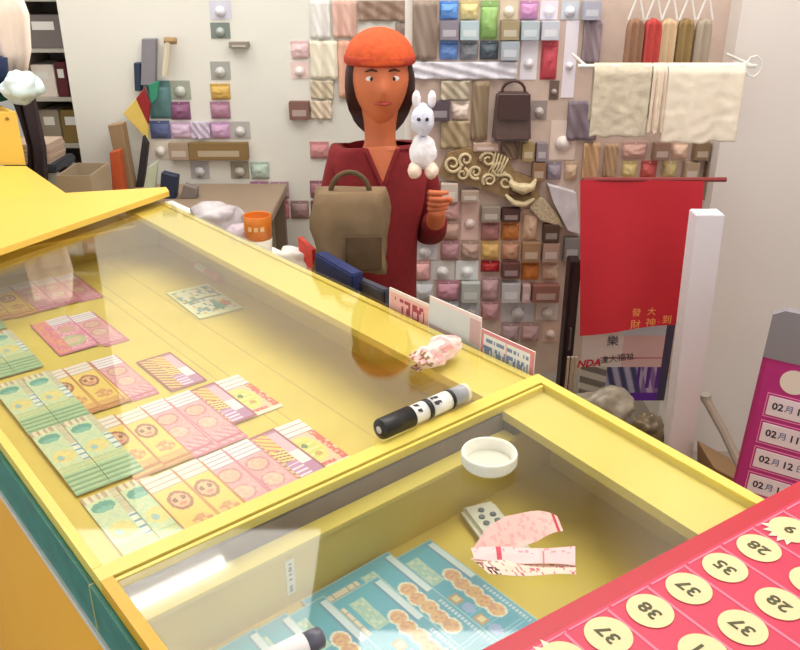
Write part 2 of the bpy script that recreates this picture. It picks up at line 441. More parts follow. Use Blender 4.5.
PR = printed('printed_ticket', .35)
def haze_mix(f, k=.15, w=(240, 230, 206)): return lambda u, v: mixc(f(u, v), w, k)  # pale haze of the glass reflection mixed into the ticket inks
GW = 'scratch tickets laid out in the far case'
W7, L7 = .052, .19
protos = {
 'P': canvas('scratch_ticket', W7, L7, 24, 84, haze_mix(f_pink(1)), mat_=PR, edge=(238, 214, 214)),
 'Y': canvas('scratch_ticket', W7, L7, 24, 84, haze_mix(f_gold(2)), mat_=PR, edge=(226, 196, 150)),
 'G': canvas('scratch_ticket', .051, .165, 24, 70, haze_mix(f_green(3)), mat_=PR, edge=(214, 214, 150)),
 'S': canvas('scratch_ticket', .071, .155, 36, 72, haze_mix(f_seven, .15), mat_=PR, edge=(220, 190, 190)),
 'R': canvas('scratch_ticket', .066, .155, 32, 68, haze_mix(f_red(4), .15), mat_=PR, edge=(240, 226, 210)),
 'L': canvas('scratch_ticket', .078, L7, 34, 84, haze_mix(f_wide), mat_=PR, edge=(226, 190, 200)),
 'B': canvas('scratch_ticket', .135, .235, 80, 130, haze_mix(f_blue(5), .36, (210, 228, 232)), mat_=PR, edge=(200, 220, 225)),
}
used = set()
DIM = {'P': (W7, L7), 'Y': (W7, L7), 'G': (.051, .165), 'S': (.071, .155), 'R': (.066, .155), 'L': (.078, .19), 'B': (.135, .235)}
def ticket(kind, s_top, t_right, z, label, group, rot=0, tilt=0):
    p = protos[kind]
    o = p if kind not in used else p.copy()
    if kind in used: COL.objects.link(o)
    used.add(kind)
    wd, ln = DIM[kind]
    x = Matrix.Rotation(rot, 3, 'Z') @ B; y = Matrix.Rotation(rot, 3, 'Z') @ A
    x = (x-Vector((0, 0, tilt))).normalized()
    org = ST(s_top, t_right, z)-x*wd-y*ln
    o.matrix_world = frameM(org, x, y)
    tag(o, label, 'ticket', group)
    return o
rows = [
 # row name, s_top, [(kind, right t)], drawn from right to left so that each overlaps its right neighbour
 ('farthest row', 1.985, [('P', .598), ('P', .549), ('P', .499), ('Y', .448), ('Y', .398)]),
 ('second row', 1.718, [('P', .543), ('L', .492)]),
 ('third row', 1.47, [('P', .497), ('Y', .442), ('Y', .395)]),
 ('fourth row', 1.238, [('R', .639), ('S', .589), ('P', .541), ('P', .492), ('Y', .447), ('Y', .402)]),
 ('row by the dividing bar', 1.03, [('R', .637), ('S', .586), ('P', .538), ('P', .490), ('Y', .448), ('Y', .404)]),
]
KN = {'P': 'pink striped ticket', 'Y': 'gold ticket with face', 'S': 'maroon 777 ticket', 'R': 'red white ticket with yellow oval', 'G': 'pale green scratch ticket', 'L': 'wide pink and orange ticket with green oval'}
ORD = ['rightmost', 'second from right', 'third from right', 'fourth from right', 'fifth from right', 'sixth from right']
Z0 = ZF+.001
for rn, st_, items in rows:
    for i, (k, tr) in enumerate(items):
        ds = {'S': 0, 'R': 0}.get(k, 0)
        tilt = .0 if i == 0 else -.03
        for c in range(2 if k in 'PY' else 1):       # little stacks of two
            lab = '%s, %s in the %s%s' % (KN[k], ORD[i], rn, ', underneath' if c == 1 else ', on top' if k in 'PY' else '')
            ticket(k, st_+random.uniform(-.004, .004)-(.012 if c else 0), tr+(.002 if c else 0), Z0+(.0007 if not c else 0)+(.0028 if i else 0), lab, GW, rot=random.uniform(-.02, .02), tilt=tilt)
o7 = ticket('S', 1.412, .585, Z0+.0008, 'maroon 777 ticket lying alone between the third and fourth rows', GW)
# green fans: five tickets each, stepped towards the divider
for s_top, nm, ts in ((1.245, 'fan beside fourth row', (.372, .320)), (1.455, 'fan beside third row', (.372, .320)), (1.70, 'fan beside second row', (.372, .320)), (1.93, 'leftmost fan', (.372, .320))):
    for j, tr in enumerate(ts):
        for c in range(5):
            ticket('G', s_top-.012*(5-c)+.03, tr, Z0+.0008*c+.003+.0002*j, 'pale green ticket, %s column of the %s, layer %s from bottom' % (('right', 'left')[j], nm, ('one', 'two', 'three', 'four', 'five')[c]), GW)
for j, tr in enumerate((.372, .320)):
    ticket('G', 1.04, tr-.0, Z0+.001, 'pale green scratch ticket, %s of the flat pair at the corner by the dividing bar' % ('right', 'left')[j], GW)
# sheet with yellow border lying alone
c = [P(180, 290, Z0), P(200, 320, Z0), P(243, 309, Z0)]
ux = (c[2]-c[1]); uy = (c[0]-c[1])
sh = canvas('ticket_sheet', ux.length, uy.length*.95, 24, 24, f_sheet, thick=.003, mat_=PR, edge=(222, 226, 190), curl=lambda u, v: .004*math.sin(u*3.1)*math.sin(v*3.1))
sh.matrix_world = frameM(c[1]+Vector((0, 0, .0005)), ux, uy)
tag(sh, 'small cream ticket sheet lying alone near the far right corner of the far case', 'ticket')
# blue tickets in the near case
GB = 'blue island tickets fanned out in the near case'
zb = Z0
for i, (s, tr, lab) in enumerate([(.655, .598, 'rightmost'), (.668, .536, 'second from right'), (.640, .497, 'third from right'), (.655, .425, 'fourth from right'), (.660, .375, 'fifth from right'), (.662, .333, 'leftmost')]):
    o = ticket('B', s, tr, zb+.0042*(i > 0), 'blue scratch ticket with orange lettering, %s in the fan' % lab, GB, tilt=-.022 if i else 0)

# ---------------------------------------------------------------- things under the glass
t = thing('lighter', 'pink and clear cigarette lighter lying against the far wall of the far case', 'lighter')
q0, q1 = P(197, 266, ZF+.0115), P(220, 280, ZF+.0115)
bm = bmesh.new(); tube(bm, [q0.lerp(q1, .45), q1], .009, 12); bm_obj('body', bm, C_((226, 160, 120), .3), t)
bm = bmesh.new(); tube(bm, [q0, q0.lerp(q1, .44)], .008, 12); bm_obj('cap', bm, C_((226, 214, 190), .3), t)
bm = bmesh.new(); tube(bm, [q0-(q1-q0)*.22, q0-(q1-q0)*.01], [.003, .0055], 8); bm_obj('tip', bm, C_((214, 140, 60), .4), t)
def rounded(bm, lo, hi, r, seg=3):
    box(bm, lo, hi); bmesh.ops.bevel(bm, geom=bm.edges[:], offset=r, segments=seg, affect='EDGES')
# remote control
r0, r1 = P(476, 506, ZF+.01), P(506, 545, ZF+.01)
ax = (r1-r0).normalized(); M = frameM(r0, ax, Vector((0, 0, 1)).cross(ax)); M.translation.z = ZF+.001
t = thing('remote_control', 'white remote control with grey round buttons lying in the near case', 'remote control')
t.matrix_world = M
Lr, Wr = (r1-r0).length+.03, .052
bm = bmesh.new(); rounded(bm, (0, -Wr/2, 0), (Lr, Wr/2, .016), .006); bm_obj('shell', bm, C_((226, 224, 208), .35), t)
for i, (x, y) in enumerate([(.02, -.002), (.034, -.008), (.034, .009), (.048, -.008), (.048, .009), (.062, -.008), (.062, .009)]):
    bm = bmesh.new(); lathe(bm, [(.0045, .0155), (.0045, .0175), (.003, .0182), (0, .0183)], 14, (x, y, 0)); bm_obj('button', bm, C_((110, 112, 112), .5), t)
# small white label on the inner wall
lp = ST(S_DIV-.0508, .372, 0)
q = [ST(S_DIV-.0503, .372, z) for z in (.79, .84)]
lc = canvas('price_sticker', .012, .050, 6, 20, lambda u, v: (120, 116, 110) if .25 < u < .75 and hsh(int(v*20), 1, 1) > .45 and .05 < v < .95 else (232, 226, 204), thick=.0003)
lc.matrix_world = frameM(ST(S_DIV-.0503, .385, .787), B, (0, 0, 1))
tag(lc, 'narrow white sticker with grey marks on the inner wall of the near case', 'sticker')

# ---------------------------------------------------------------- things on the glass
GZ = ZT+.0002
def marker(e0, e1, r, label, z=GZ):
    a, b = P(*e0, z+r), P(*e1, z+r); d = (b-a); L = d.length; d.normalize()
    t = thing('marker_pen', label, 'marker pen'); t.matrix_world = frameM(a, d, Vector((0, 0, 1)).cross(d))
    # local x along the pen, z up
    Mx = Matrix(((0, 0, 1, 0), (0, 1, 0, 0), (-1, 0, 0, 0), (0, 0, 0, 1)))
    def seg(name, prof, m): 
        bm = bmesh.new(); lathe(bm, [(rr*r/.0125, zz) for rr, zz in prof], 28, (0, 0, 0), Mx); return bm_obj(name, bm, m, t, True)
    return t, seg, L
t, seg, L = marker((379, 430), (468, 391), .0145, 'thick two ended black and grey marker pen lying on the dividing bar')
seg('black_cap', [(.006, 0), (.0115, .001), (.0125, .004), (.0128, .055*L/.165)], BLACK)
seg('cap_hole', [(.0045, -.0006), (.0045, .002)], C_((200, 200, 200), .5))
seg('barrel', [(.0112, .055*L/.165), (.0115, .058*L/.165), (.0118, .082*L/.165)], C_((236, 234, 230), .4))
seg('ring', [(.0123, .080*L/.165), (.0126, .084*L/.165), (.0123, .088*L/.165)], BLACK)
seg('barrel', [(.0116, .088*L/.165), (.0118, .125*L/.165)], C_((240, 238, 234), .4))
seg('ring', [(.0124, .124*L/.165), (.0126, .127*L/.165), (.0122, .130*L/.165)], BLACK)
seg('grey_cap', [(.0118, .130*L/.165), (.0113, .158*L/.165), (.010, .162*L/.165), (.004, .164*L/.165)], C_((165, 165, 168), .35))
seg('end_rim', [(.0118, .154*L/.165), (.0118, .160*L/.165)], C_((232, 226, 200), .35))
for k in range(22):          # printed marks curved round the barrel
    bm = bmesh.new(); kk = k % 11; x0 = L*(.37+.010*kk+(.10 if kk > 3 else 0)*1.0+.045*(kk > 3)); ang = PI/2+(.55 if k < 11 else -.15)+.12*hsh(k, 3)
    g = [Vector((x0+dx, math.cos(ang+a)*r_, math.sin(ang+a)*r_)) for r_ in (.0140,) for dx, a in ((0, 0), (.0012+.001*hsh(k, 1), 0), (.0012+.001*hsh(k, 2), .25+.2*hsh(k, 5)), (0, .2+.2*hsh(k, 6)))]
    slab(bm, g, Vector((0, 0, .0004))); bm_obj('printed_mark', bm, C_((50, 48, 56), .5), t)
# label text on barrel
text('printed_word', 'MARKER', Matrix.Translation((L*.66, -.0035, .0117)) @ Matrix.Rotation(.3, 4, 'X'), .008, C_((60, 60, 66), .5), t) if False else None
# white marker at the bottom, only its tip in the frame
t, seg, L = marker((322, 636), (250, 672), .012, 'white marker pen with dark grey cap at the bottom edge')
seg('grey_cap', [(.008, 0), (.0105, .002), (.0108, .018)], C_((95, 95, 110), .35))
seg('barrel', [(.0118, .018), (.0122, .022), (.0122, L)], C_((240, 238, 236), .35))
# white bottle cap
cc = P(489, 459, GZ+.008); rad = (P(517, 462, GZ+.01)-P(461, 462, GZ+.01)).length/2
t = thing('bottle_cap', 'white round plastic jar lid lying open side up on the glass', 'lid', (cc.x, cc.y, GZ))
bm = bmesh.new(); lathe(bm, [(rad*.86, 0), (rad*.93, .0015), (rad, .006), (rad, .018), (rad*.985, .0195), (rad*.93, .0195), (rad*.90, .018), (rad*.88, .0035), (0, .003)], 48)
bm_obj('shell', bm, C_((246, 242, 226), .35), t, True)
bm = bmesh.new(); lathe(bm, [(rad*.80, .0032), (rad*.80, .0042), (0, .0042)], 40); bm_obj('liner', bm, C_((212, 214, 196), .3), t)
bm = bmesh.new()
for k in range(64):
    a = 2*PI*k/64; box(bm, (0, 0, 0), (0, 0, 0)) if False else None
    c_, s_ = math.cos(a), math.sin(a); e = Vector((c_, s_, 0)); f = Vector((-s_, c_, 0))
    slab(bm, [e*(rad*.998)+f*.0006+Vector((0, 0, .006)), e*(rad*.998)-f*.0006+Vector((0, 0, .006)), e*(rad*.998)-f*.0006+Vector((0, 0, .0175)), e*(rad*.998)+f*.0006+Vector((0, 0, .0175))], e*.0007)
bm_obj('ribbed_rim', bm, C_((244, 238, 220), .4), t)

# folded pink receipts on the glass
def strip(name, path, wd, m, parent, up=Vector((0, 0, 1)), nseg=24, wave=.001):
    """ribbon following path points (world), width vector per point"""
    return None
def receipt(label, corners, lift, name='receipt', marks=()):
    """corners: px outline quad (4) on glass, lift: per corner heights"""
    p = [P(*c, GZ+h) for c, h in zip(corners, lift)]
    nx, ny = 36, 10
    def pt(u, v):
        a = p[0].lerp(p[1], u); b = p[3].lerp(p[2], u); q = a.lerp(b, v)
        q.z += .0015*math.sin(u*7+v*2)+.002*math.sin(u*PI)*(1-abs(2*v-1)) + .0015
        return q
    return pt, nx, ny
def ribbon(name, pt, nx, ny, fn, parent, thick=.0004):
    me = bpy.data.meshes.new(name); vs = []; fs = []; cols = []
    for k in (0, 1):
        for j in range(ny+1):
            for i in range(nx+1):
                q = pt(i/nx, j/ny); vs.append((q.x, q.y, q.z-k*thick))
    off = (nx+1)*(ny+1)
    for j in range(ny):
        for i in range(nx):
            a = j*(nx+1)+i; fs.append((a, a+1, a+nx+2, a+nx+1)); cols.append(fn((i+.5)/nx, (j+.5)/ny))
            fs.append((a+off, a+nx+1+off, a+nx+2+off, a+1+off)); cols.append((250, 226, 220))
    me.from_pydata(vs, [], fs)
    ca = me.color_attributes.new('ink', 'FLOAT_COLOR', 'CORNER'); data = []
    for f, c in zip(fs, cols):
        L = lin(c)
        for _ in f: data += [L[0], L[1], L[2], 1]
    ca.data.foreach_set('color', data); me.materials.append(printed('receipt_paper', .7))
    for pl in me.polygons: pl.use_smooth = True
    return link(name, me, parent)
t = thing('receipt', 'long pink and white receipt folded back on itself on the near glass', 'receipt')
def f_rec1(u, v):
    if .24 < u < .28: return (206, 70, 90)
    if .69 < u < .695 and v > .2: return (206, 120, 120)
    if v < .42 and hsh(int(u*40), int(v*9), 4) > .86: return (216, 150, 160)
    return (244, 200, 198) if u < .65 else (238, 192, 192)
def f_rec2(u, v):
    if .93 < u < .97: return (196, 60, 70)
    return (246, 190, 180) if hsh(int(u*30), int(v*8), 8) > .25 else (238, 170, 166)
def f_rec3(u, v):
    if u < .16 and v > .3 and hsh(int(u*60), int(v*9), 3) > .55: return (70, 44, 50)
    if hsh(int(u*44), int(v*6), 6) > .86: return (200, 120, 126)
    return (252, 216, 196)
pt, a_, b_ = receipt('', [(471, 549), (575, 548), (575, 567), (474, 561)], (.005, .006, .006, .005)); ribbon('upper_layer', pt, 60, 14, f_rec1, t)
def pt2(u, v, e=[P(*x) for x in ((472, 551), (506, 527), (557, 518), (563, 533), (520, 548), (478, 559))]):
    up_ = e[0].lerp(e[1], u*2) if u < .5 else e[1].lerp(e[2], u*2-1)
    lo_ = e[5].lerp(e[4], u*2) if u < .5 else e[4].lerp(e[3], u*2-1)
    q = lo_.lerp(up_, v); q.z = GZ+.001+.018*math.sin(u*PI)*v+.004*math.sin(9*u); q.z = max(q.z, GZ+.001); return q
ribbon('rear_fold', pt2, 60, 14, f_rec2, t)
pt3_, a_, b_ = receipt('', [(470, 559), (575, 566), (576, 576), (489, 576)], (.0035, .004, .0015, .0015)); ribbon('front_fold', pt3_, 60, 10, f_rec3, t)

# crumpled pink receipt on the far case
me = bpy.data.meshes.new('x'); bm = bmesh.new()
q0 = P(414, 372, GZ); q1 = P(458, 349, GZ); dx = q1-q0; L = dx.length; dx.normalize(); dy = Vector((0, 0, 1)).cross(dx)
nx, ny = 30, 22; g = []
for j in range(ny+1):
    for i in range(nx+1):
        u, v = i/nx, j/ny
        prof = math.sin(PI*min(1, max(0, u*.92+.06)))**.6
        ang = v*2*PI*.86
        r = .017*prof*(1+.55*(noise.noise(Vector((u*5, v*5, 1.3)))))+.004
        c = q0+dx*(u*L)+dy*(math.cos(ang)*r*1.15)+Vector((0, 0, max(.0008, .012+math.sin(ang)*r*.8+.005*u)))
        c += Vector((noise.noise(Vector((u*9, v*9, 0))), noise.noise(Vector((u*9, v*9, 5))), 0))*.006
        c.z = max(GZ+.0006, GZ+(c.z-GZ)); g.append(c)
def pt4(u, v): return g[min(ny, int(round(v*ny)))*(nx+1)+min(nx, int(round(u*nx)))]
o = ribbon('crumpled_receipt', pt4, nx, ny, lambda u, v: (150, 120, 70) if u < .2 and hsh(int(u*20), int(v*22), 3) > .5 else (240, 176, 172) if hsh(int(u*9), int(v*8), 2) > .75 else (248, 212, 204), None)
for pl in o.data.polygons: pl.use_smooth = False
tag(o, 'crumpled pink receipt lying on the glass beside the marker pen', 'receipt')

# ---------------------------------------------------------------- red number board at the lower right
RB = mat('red_board', (190, 26, 46), .4, noise_amt=.03); PK = mat('rose_print', (206, 44, 80), .45, noise_amt=.04, nscale=12); PL = C_((232, 120, 146), .5)
e0, e1 = P(480, 650, .913), P(800, 480, .913)
rx = (e1-e0).normalized(); cy = Vector((rx.y, -rx.x, 0))
ZR0, ZR1 = .9035, .912
t = thing('number_board', 'red sloping number board with cream discs and upside-down numbers', 'board', (e0.x, e0.y, ZR0))
inv = Matrix.Translation(-t.location)
def bp(a, b, z=0): return e0+rx*a+cy*b+Vector((0, 0, z-.913))
a_min, a_max, b_max = -.30, .62, .42
def bquad(bm, a0, a1, b0, b1, z0, z1): prism(bm, [tuple(bp(x, y).xy) for x, y in ((a0, b0), (a1, b0), (a1, b1), (a0, b1))], z0, z1)
bm = bmesh.new(); bquad(bm, a_min, a_max, 0, b_max, ZR0, ZR1); bm.transform(inv); bm_obj('backing', bm, RB, t)
bm = bmesh.new(); bquad(bm, a_min+.02, a_max-.02, .021, b_max-.02, ZR1, ZR1+.0006); bm.transform(inv); bm_obj('rose_field', bm, PK, t)
discs = {0: P(760, 549, .913), 1: P(725, 569, .913), 2: P(688, 590, .913), 3: P(650, 611, .913), 4: P(612, 634, .913)}
def AB(p): d = p-e0; return d.dot(rx), d.dot(cy)
a3, b3 = AB(discs[3]); a0_, b0_ = AB(discs[0]); pitch = (a0_-a3)/3
bd = b3
bm = bmesh.new()
for k in range(-9, 10):
    a = a3+pitch*(k+.42)
    if a < a_min+.03 or a > a_max-.03: continue
    bquad(bm, a-.0016, a+.0016, .026, b_max-.03, ZR1+.0006, ZR1+.0011)
bm.transform(inv); bm_obj('column_line', bm, PL, t)
bm = bmesh.new()
for k in range(-8, 9):
    a = a3+pitch*k
    if a-pitch/2 < a_min+.03 or a+pitch/2 > a_max-.03: continue
    bquad(bm, a-pitch/2+.0018, a+pitch/2-.0018, .0245, .0268, ZR1+.0006, ZR1+.0011)
bm.transform(inv); bm_obj('border_line', bm, PL, t)
CREAM = C_((234, 212, 160), .5); CR2 = C_((236, 224, 196), .5); NUM = C_((70, 72, 30), .5)
nums = {(0, 3): '28', (0, 2): '35', (0, 1): '37', (0, 0): '38', (0, -1): '37', (0, 4): '9', (1, 2): '28', (1, 1): '37', (1, 0): '31', (1, 3): '35', (1, -1): '37'}
for r in range(2):
    for k in range(-2, 6):
        a = a3+pitch*k; b = bd+r*.0615
        if a > a_max-.03: continue
        if (r, k) not in nums and not (r == 0 and k == -2): continue
        ds = link('tmp', None) if False else None
        bm = bmesh.new(); lathe(bm, [(.0222, 0), (.0222, .0006), (0, .0006)], 36); 
        Md = Matrix.Translation(bp(a, b, ZR1+.0012)-t.location) @ Matrix.Diagonal((1, 1, 1, 1))
        bm.transform(Md); ds = bm_obj('number_disc', bm, CREAM, t)
        if (r, k) in ((0, 4), (0, -2)):
            for q in range(5):
                an = 2.2+q*.35 if k == 4 else 1.6+q*.4
                bm = bmesh.new(); c = bp(a, b, ZR1+.0012)-t.location
                dv = (rx*math.cos(an)+(-cy)*math.sin(an)); 
                slab(bm, [c+dv*.018+Vector((-dv.y, dv.x, 0))*.005, c+dv*.018-Vector((-dv.y, dv.x, 0))*.005, c+dv*.030], Vector((0, 0, .0005)))
                bm_obj('splash', bm, CR2, t)
        if (r, k) in nums:
            Mt = frameM(bp(a, b, ZR1+.0021)-t.location, -cy, rx*-1)
            text('numeral', nums[(r, k)], Mt, 0.0195, NUM, ds, bold=.0004, sx=1.15)

# ---------------------------------------------------------------- notice sheets standing behind the case
def upright_sheet(name, s0, s1, z0, z1, fn, label, nx=40, ny=20, tt=.884, tilt=.02):
    w_ = s0-s1
    o = canvas(name, w_, z1-z0, nx, ny, fn, thick=.002, mat_=printed('sheet_paper', .6))
    o.matrix_world = frameM(ST(s0, tt, z0), -A, Vector((0, 0, 1))+B*tilt)
    return tag(o, label, 'notice')
def sST(px, py, t_):                  # point where the pixel ray meets the plane of constant t
    r = ray(px, py); o = Vector((0, 0, EYE)); k = (t_-o.dot(B))/r.dot(B); p = o+r*k; return p.dot(A), p.z
sA = sST(390, 287, .886); sB = sST(430, 308, .886); sC = sST(482, 335, .886); sD = sST(555, 345, .886); sE = sST(540, 375, .886)
def f_pinksheet(u, v):
    if u < .03 or v > .96: return (236, 214, 208)
    if .55 < v < .9 and .15 < u < .9 and hsh(int(u*22), int(v*14), 3) > .55: return (170, 60, 80)
    return (232, 176, 170)
def f_table(u, v):
    if u < .04 or u > .93 or v > .94: return (222, 140, 150)
    if .48 < u < .51: return (232, 176, 176)
    if (v*11) % 1 > .35 and hsh(int(u*40), int(v*11), 7) > .35: return (120, 140, 176)
    return (232, 230, 230)
def f_pale(u, v):
    if v > .93: return (236, 214, 214)
    if hsh(int(u*5), int(v*3), 5) > .6: return (206, 170, 174)
    return (214, 214, 218)
upright_sheet('notice_sheet', sA[0], sB[0]+.002, .80, sA[1], f_pinksheet, 'pink notice with red characters standing behind the far end of the case edge')
upright_sheet('notice_sheet', sB[0], sC[0]+.002, .80, sC[1]+.03, f_pale, 'pale grey and pink notice standing behind the case between two printed sheets')
o = upright_sheet('notice_sheet', sC[0], sE[0]+.012, .80, sC[1]+.012, f_table, 'white notice with rows of blue print and pink border behind the case corner')

# ---------------------------------------------------------------- display stand with goods behind the counter
YD = 2.36
dx0, dx1 = Q(412, 100, YD).x, Q(722, 100, YD).x
t = thing('display_stand', 'tall beige display panel with many small goods hung on it behind the counter', 'display stand', ((dx0+dx1)/2, YD+.03, 0))
bm = bmesh.new(); box(bm, (dx0-(dx0+dx1)/2, -.012, .25), (dx1-(dx0+dx1)/2, .012, 1.62)); bm_obj('panel', bm, mat('beige_panel', (206, 184, 170), .7, noise_amt=.05), t)
for k in (-1, 1):
    bm = bmesh.new(); box(bm, (k*(dx1-dx0)/2-.02, .0125, 0), (k*(dx1-dx0)/2+.02, .05, 1.62)); bm_obj('post', bm, WHITE, t)
    bm = bmesh.new(); box(bm, (k*(dx1-dx0)/2-.02, -.15, 0), (k*(dx1-dx0)/2+.02, .0124, .03)); bm_obj('foot', bm, WHITE, t)
PY0 = YD+.03-.012
def good(kind, x0, y0, x1, y1, c, label, Y=None, c2=None, grp='small goods hung on the display panel'):
    Y = (Y if Y is not None else PY0)-.0005
    a = Q(x0+.5, y1-.5, Y); b = Q(x1-.5, y0+.5, Y)
    wd, h = b.x-a.x, b.z-a.z; m = C_(c, .55); m2 = C_(c2 or tuple(min(255, int(x*.6+100)) for x in c), .5)
    names = {'packet': 'goods_packet', 'box': 'goods_box', 'cloth': 'folded_cloth', 'card': 'goods_card', 'bag': 'hanging_bag'}
    t = thing(names[kind], label, {'packet': 'packet', 'box': 'box', 'cloth': 'cloth', 'card': 'card', 'bag': 'bag'}[kind], (a.x, Y, a.z), grp)
    if kind == 'packet':
        n_ = 10; bm = bmesh.new(); vf = [[None]*(n_+1) for _ in range(n_+1)]; hh = h*.86
        for i in range(n_+1):
            for j in range(n_+1):
                u, v = i/n_, j/n_; e = (math.sin(PI*u)*math.sin(PI*v))**.5
                vf[i][j] = bm.verts.new((u*wd+.0006*math.sin(9*v), -.002-.016*e*(1+.25*noise.noise(Vector((u*4+x0, v*4+y0, 0)))), v*hh))
        for i in range(n_):
            for j in range(n_): bm.faces.new((vf[i][j], vf[i+1][j], vf[i+1][j+1], vf[i][j+1]))
        b0 = [bm.verts.new(p) for p in ((0, 0, 0), (wd, 0, 0), (wd, 0, hh), (0, 0, hh))]; bm.faces.new(b0)
        for (i0, j0, i1, j1, p, q) in ((0, 0, n_, 0, 0, 1), (n_, 0, n_, n_, 1, 2), (n_, n_, 0, n_, 2, 3), (0, n_, 0, 0, 3, 0)):
            seq = [vf[i0+round((i1-i0)*k/n_)][j0+round((j1-j0)*k/n_)] for k in range(n_+1)]
            bm.faces.new([b0[p]]+seq+[b0[q]])
        bm_obj('pouch', bm, m, t, False)
        bm = bmesh.new(); box(bm, (0, -.004, hh), (wd, 0, h)); bm_obj('header', bm, m, t)
        bm = bmesh.new(); tube(bm, [(wd/2, -.004, h*.93), (wd/2, -.012, h*.93), (wd/2, -.014, h*.95)], .0012, 6); bm_obj('hook', bm, WIRE, t)
    elif kind == 'box':
        bm = bmesh.new(); box(bm, (0, -.03, 0), (wd, 0, h), .0015); bm_obj('carton', bm, m, t)
        bm = bmesh.new(); box(bm, (wd*.15, -.0308, h*.2), (wd*.85, -.0301, h*.55)); bm_obj('front_label', bm, m2, t)
    elif kind == 'card':
        bm = bmesh.new(); box(bm, (0, -.002, 0), (wd, 0, h)); bm_obj('backing_card', bm, m, t)
        bm = bmesh.new(); lathe(bm, [(min(wd, h)*.3, 0), (min(wd, h)*.28, .008), (0, .012)], 18, (wd/2, -.002, h*.42), Matrix.Rotation(PI/2, 3, 'X')); bm_obj('blister', bm, m2, t, True)
    else:
        nx_, ny_ = 24, 10; bm = bmesh.new(); fr_ = []
        for j in range(ny_+1):
            fr_.append([bm.verts.new((i/nx_*wd, -.012-.007*math.sin(i/nx_*wd*130+x0)*(1-.5*j/ny_)-.003*math.sin(j*1.1+i*.7), j/ny_*h)) for i in range(nx_+1)])
        bk = [[bm.verts.new((v.co.x, 0, v.co.z)) for v in r_] for r_ in fr_]
        for j in range(ny_):
            for i in range(nx_):
                bm.faces.new((fr_[j][i], fr_[j][i+1], fr_[j+1][i+1], fr_[j+1][i])); bm.faces.new((bk[j][i], bk[j+1][i], bk[j+1][i+1], bk[j][i+1]))
        for j in range(ny_):
            bm.faces.new((fr_[j][0], fr_[j+1][0], bk[j+1][0], bk[j][0])); bm.faces.new((fr_[j][-1], bk[j][-1], bk[j+1][-1], fr_[j+1][-1]))
        for i in range(nx_):
            bm.faces.new((fr_[0][i], bk[0][i], bk[0][i+1], fr_[0][i+1])); bm.faces.new((fr_[-1][i], fr_[-1][i+1], bk[-1][i+1], bk[-1][i]))
        bm_obj('fabric', bm, m, t, True)
        if kind == 'bag':
            bm = bmesh.new(); tube(bm, [(wd*.25, -.02, h), (wd*.3, -.02, h+.02), (wd*.7, -.02, h+.02), (wd*.75, -.02, h)], .003, 6); bm_obj('handle', bm, m2, t)
    return t
G = good
# upper rows, left to right
G('cloth', 412, 0, 438, 60, (152, 134, 120), 'taupe cloth hung at the top left of the display panel')
G('packet', 439, 0, 459, 20, (98, 150, 220), 'bright blue packet at the top of the display panel')
G('box', 439, 20, 459, 40, (140, 134, 146), 'grey lilac box between two blue packets')
G('packet', 439, 40, 459, 60, (108, 148, 214), 'blue packet directly under the grey lilac box')
G('packet', 459, 0, 479, 20, (214, 196, 138), 'straw yellow packet between the blue and the green packets')
G('box', 459, 20, 479, 40, (180, 200, 206), 'pale cyan box left of the green packet')
G('packet', 459, 40, 479, 60, (136, 140, 148), 'grey packet left of the dark slate packet')
G('packet', 479, 0, 499, 40, (148, 188, 112), 'leaf green packet in the top row')
G('packet', 479, 40, 499, 60, (76, 88, 98), 'dark slate packet under the green one')
G('card', 499, 0, 519, 20, (216, 202, 176), 'beige card right of the green packet')
G('box', 499, 20, 519, 40, (160, 146, 112), 'olive box under the beige card')
G('box', 499, 40, 519, 60, (166, 176, 186), 'blue grey box right of the dark slate packet')
G('packet', 519, 0, 539, 20, (196, 140, 184), 'mauve packet in the top row')
G('box', 519, 20, 539, 40, (178, 190, 198), 'light steel grey box under the mauve packet')
G('card', 519, 40, 539, 80, (232, 228, 236), 'white card left of the red packet')
G('card', 539, 0, 559, 20, (228, 220, 232), 'pinkish white card in the top row right of the mauve packet')
G('box', 539, 20, 559, 40, (196, 198, 208), 'light grey box above the red packet')
G('packet', 539, 40, 559, 80, (196, 72, 86), 'red packet with white patch among white cards', c2=(240, 225, 225))
G('card', 560, 0, 580, 20, (200, 204, 214), 'cool grey card in the top row, second from its right end')
G('card', 560, 20, 580, 98, (236, 230, 240), 'tall white card right of the red packet')
G('box', 580, 0, 600, 20, (172, 172, 188), 'lilac grey box at the right end of the top row')
G('cloth', 580, 20, 602, 64, (154, 136, 144), 'mauve brown cloth above the knitted towel edge')
G('cloth', 412, 61, 518, 79, (226, 224, 234), 'long white folded cloth across the left of the panel')
G('cloth', 440, 80, 470, 100, (192, 180, 158), 'beige cloth beneath the long white cloth')
G('box', 430, 100, 450, 120, (88, 74, 84), 'dark plum box beside a cream packet')
G('packet', 450, 100, 470, 120, (230, 214, 200), 'cream packet right of the dark plum box')
G('cloth', 470, 80, 490, 140, (150, 130, 104), 'olive brown cloth left of the brown handbag')
G('cloth', 440, 120, 470, 148, (176, 156, 122), 'khaki cloth hanging above the carved ornament')
G('card', 530, 100, 548, 120, (156, 142, 136), 'small grey brown card right of the handbag')
G('card', 548, 80, 560, 100, (116, 94, 84), 'small brown card at the right of the handbag')
G('card', 548, 120, 578, 160, (232, 214, 200), 'cream card above the grey fabric')
G('cloth', 565, 100, 600, 140, (136, 122, 132), 'grey mauve scarf behind the knitted towel')
G('box', 472, 141, 498, 150, (196, 168, 148), 'flat tan box just above the carved ornament')
G('cloth', 500, 141, 520, 159, (140, 116, 96), 'brown cloth below the handbag')
G('box', 520, 141, 534, 160, (164, 140, 92), 'olive yellow box below the handbag')
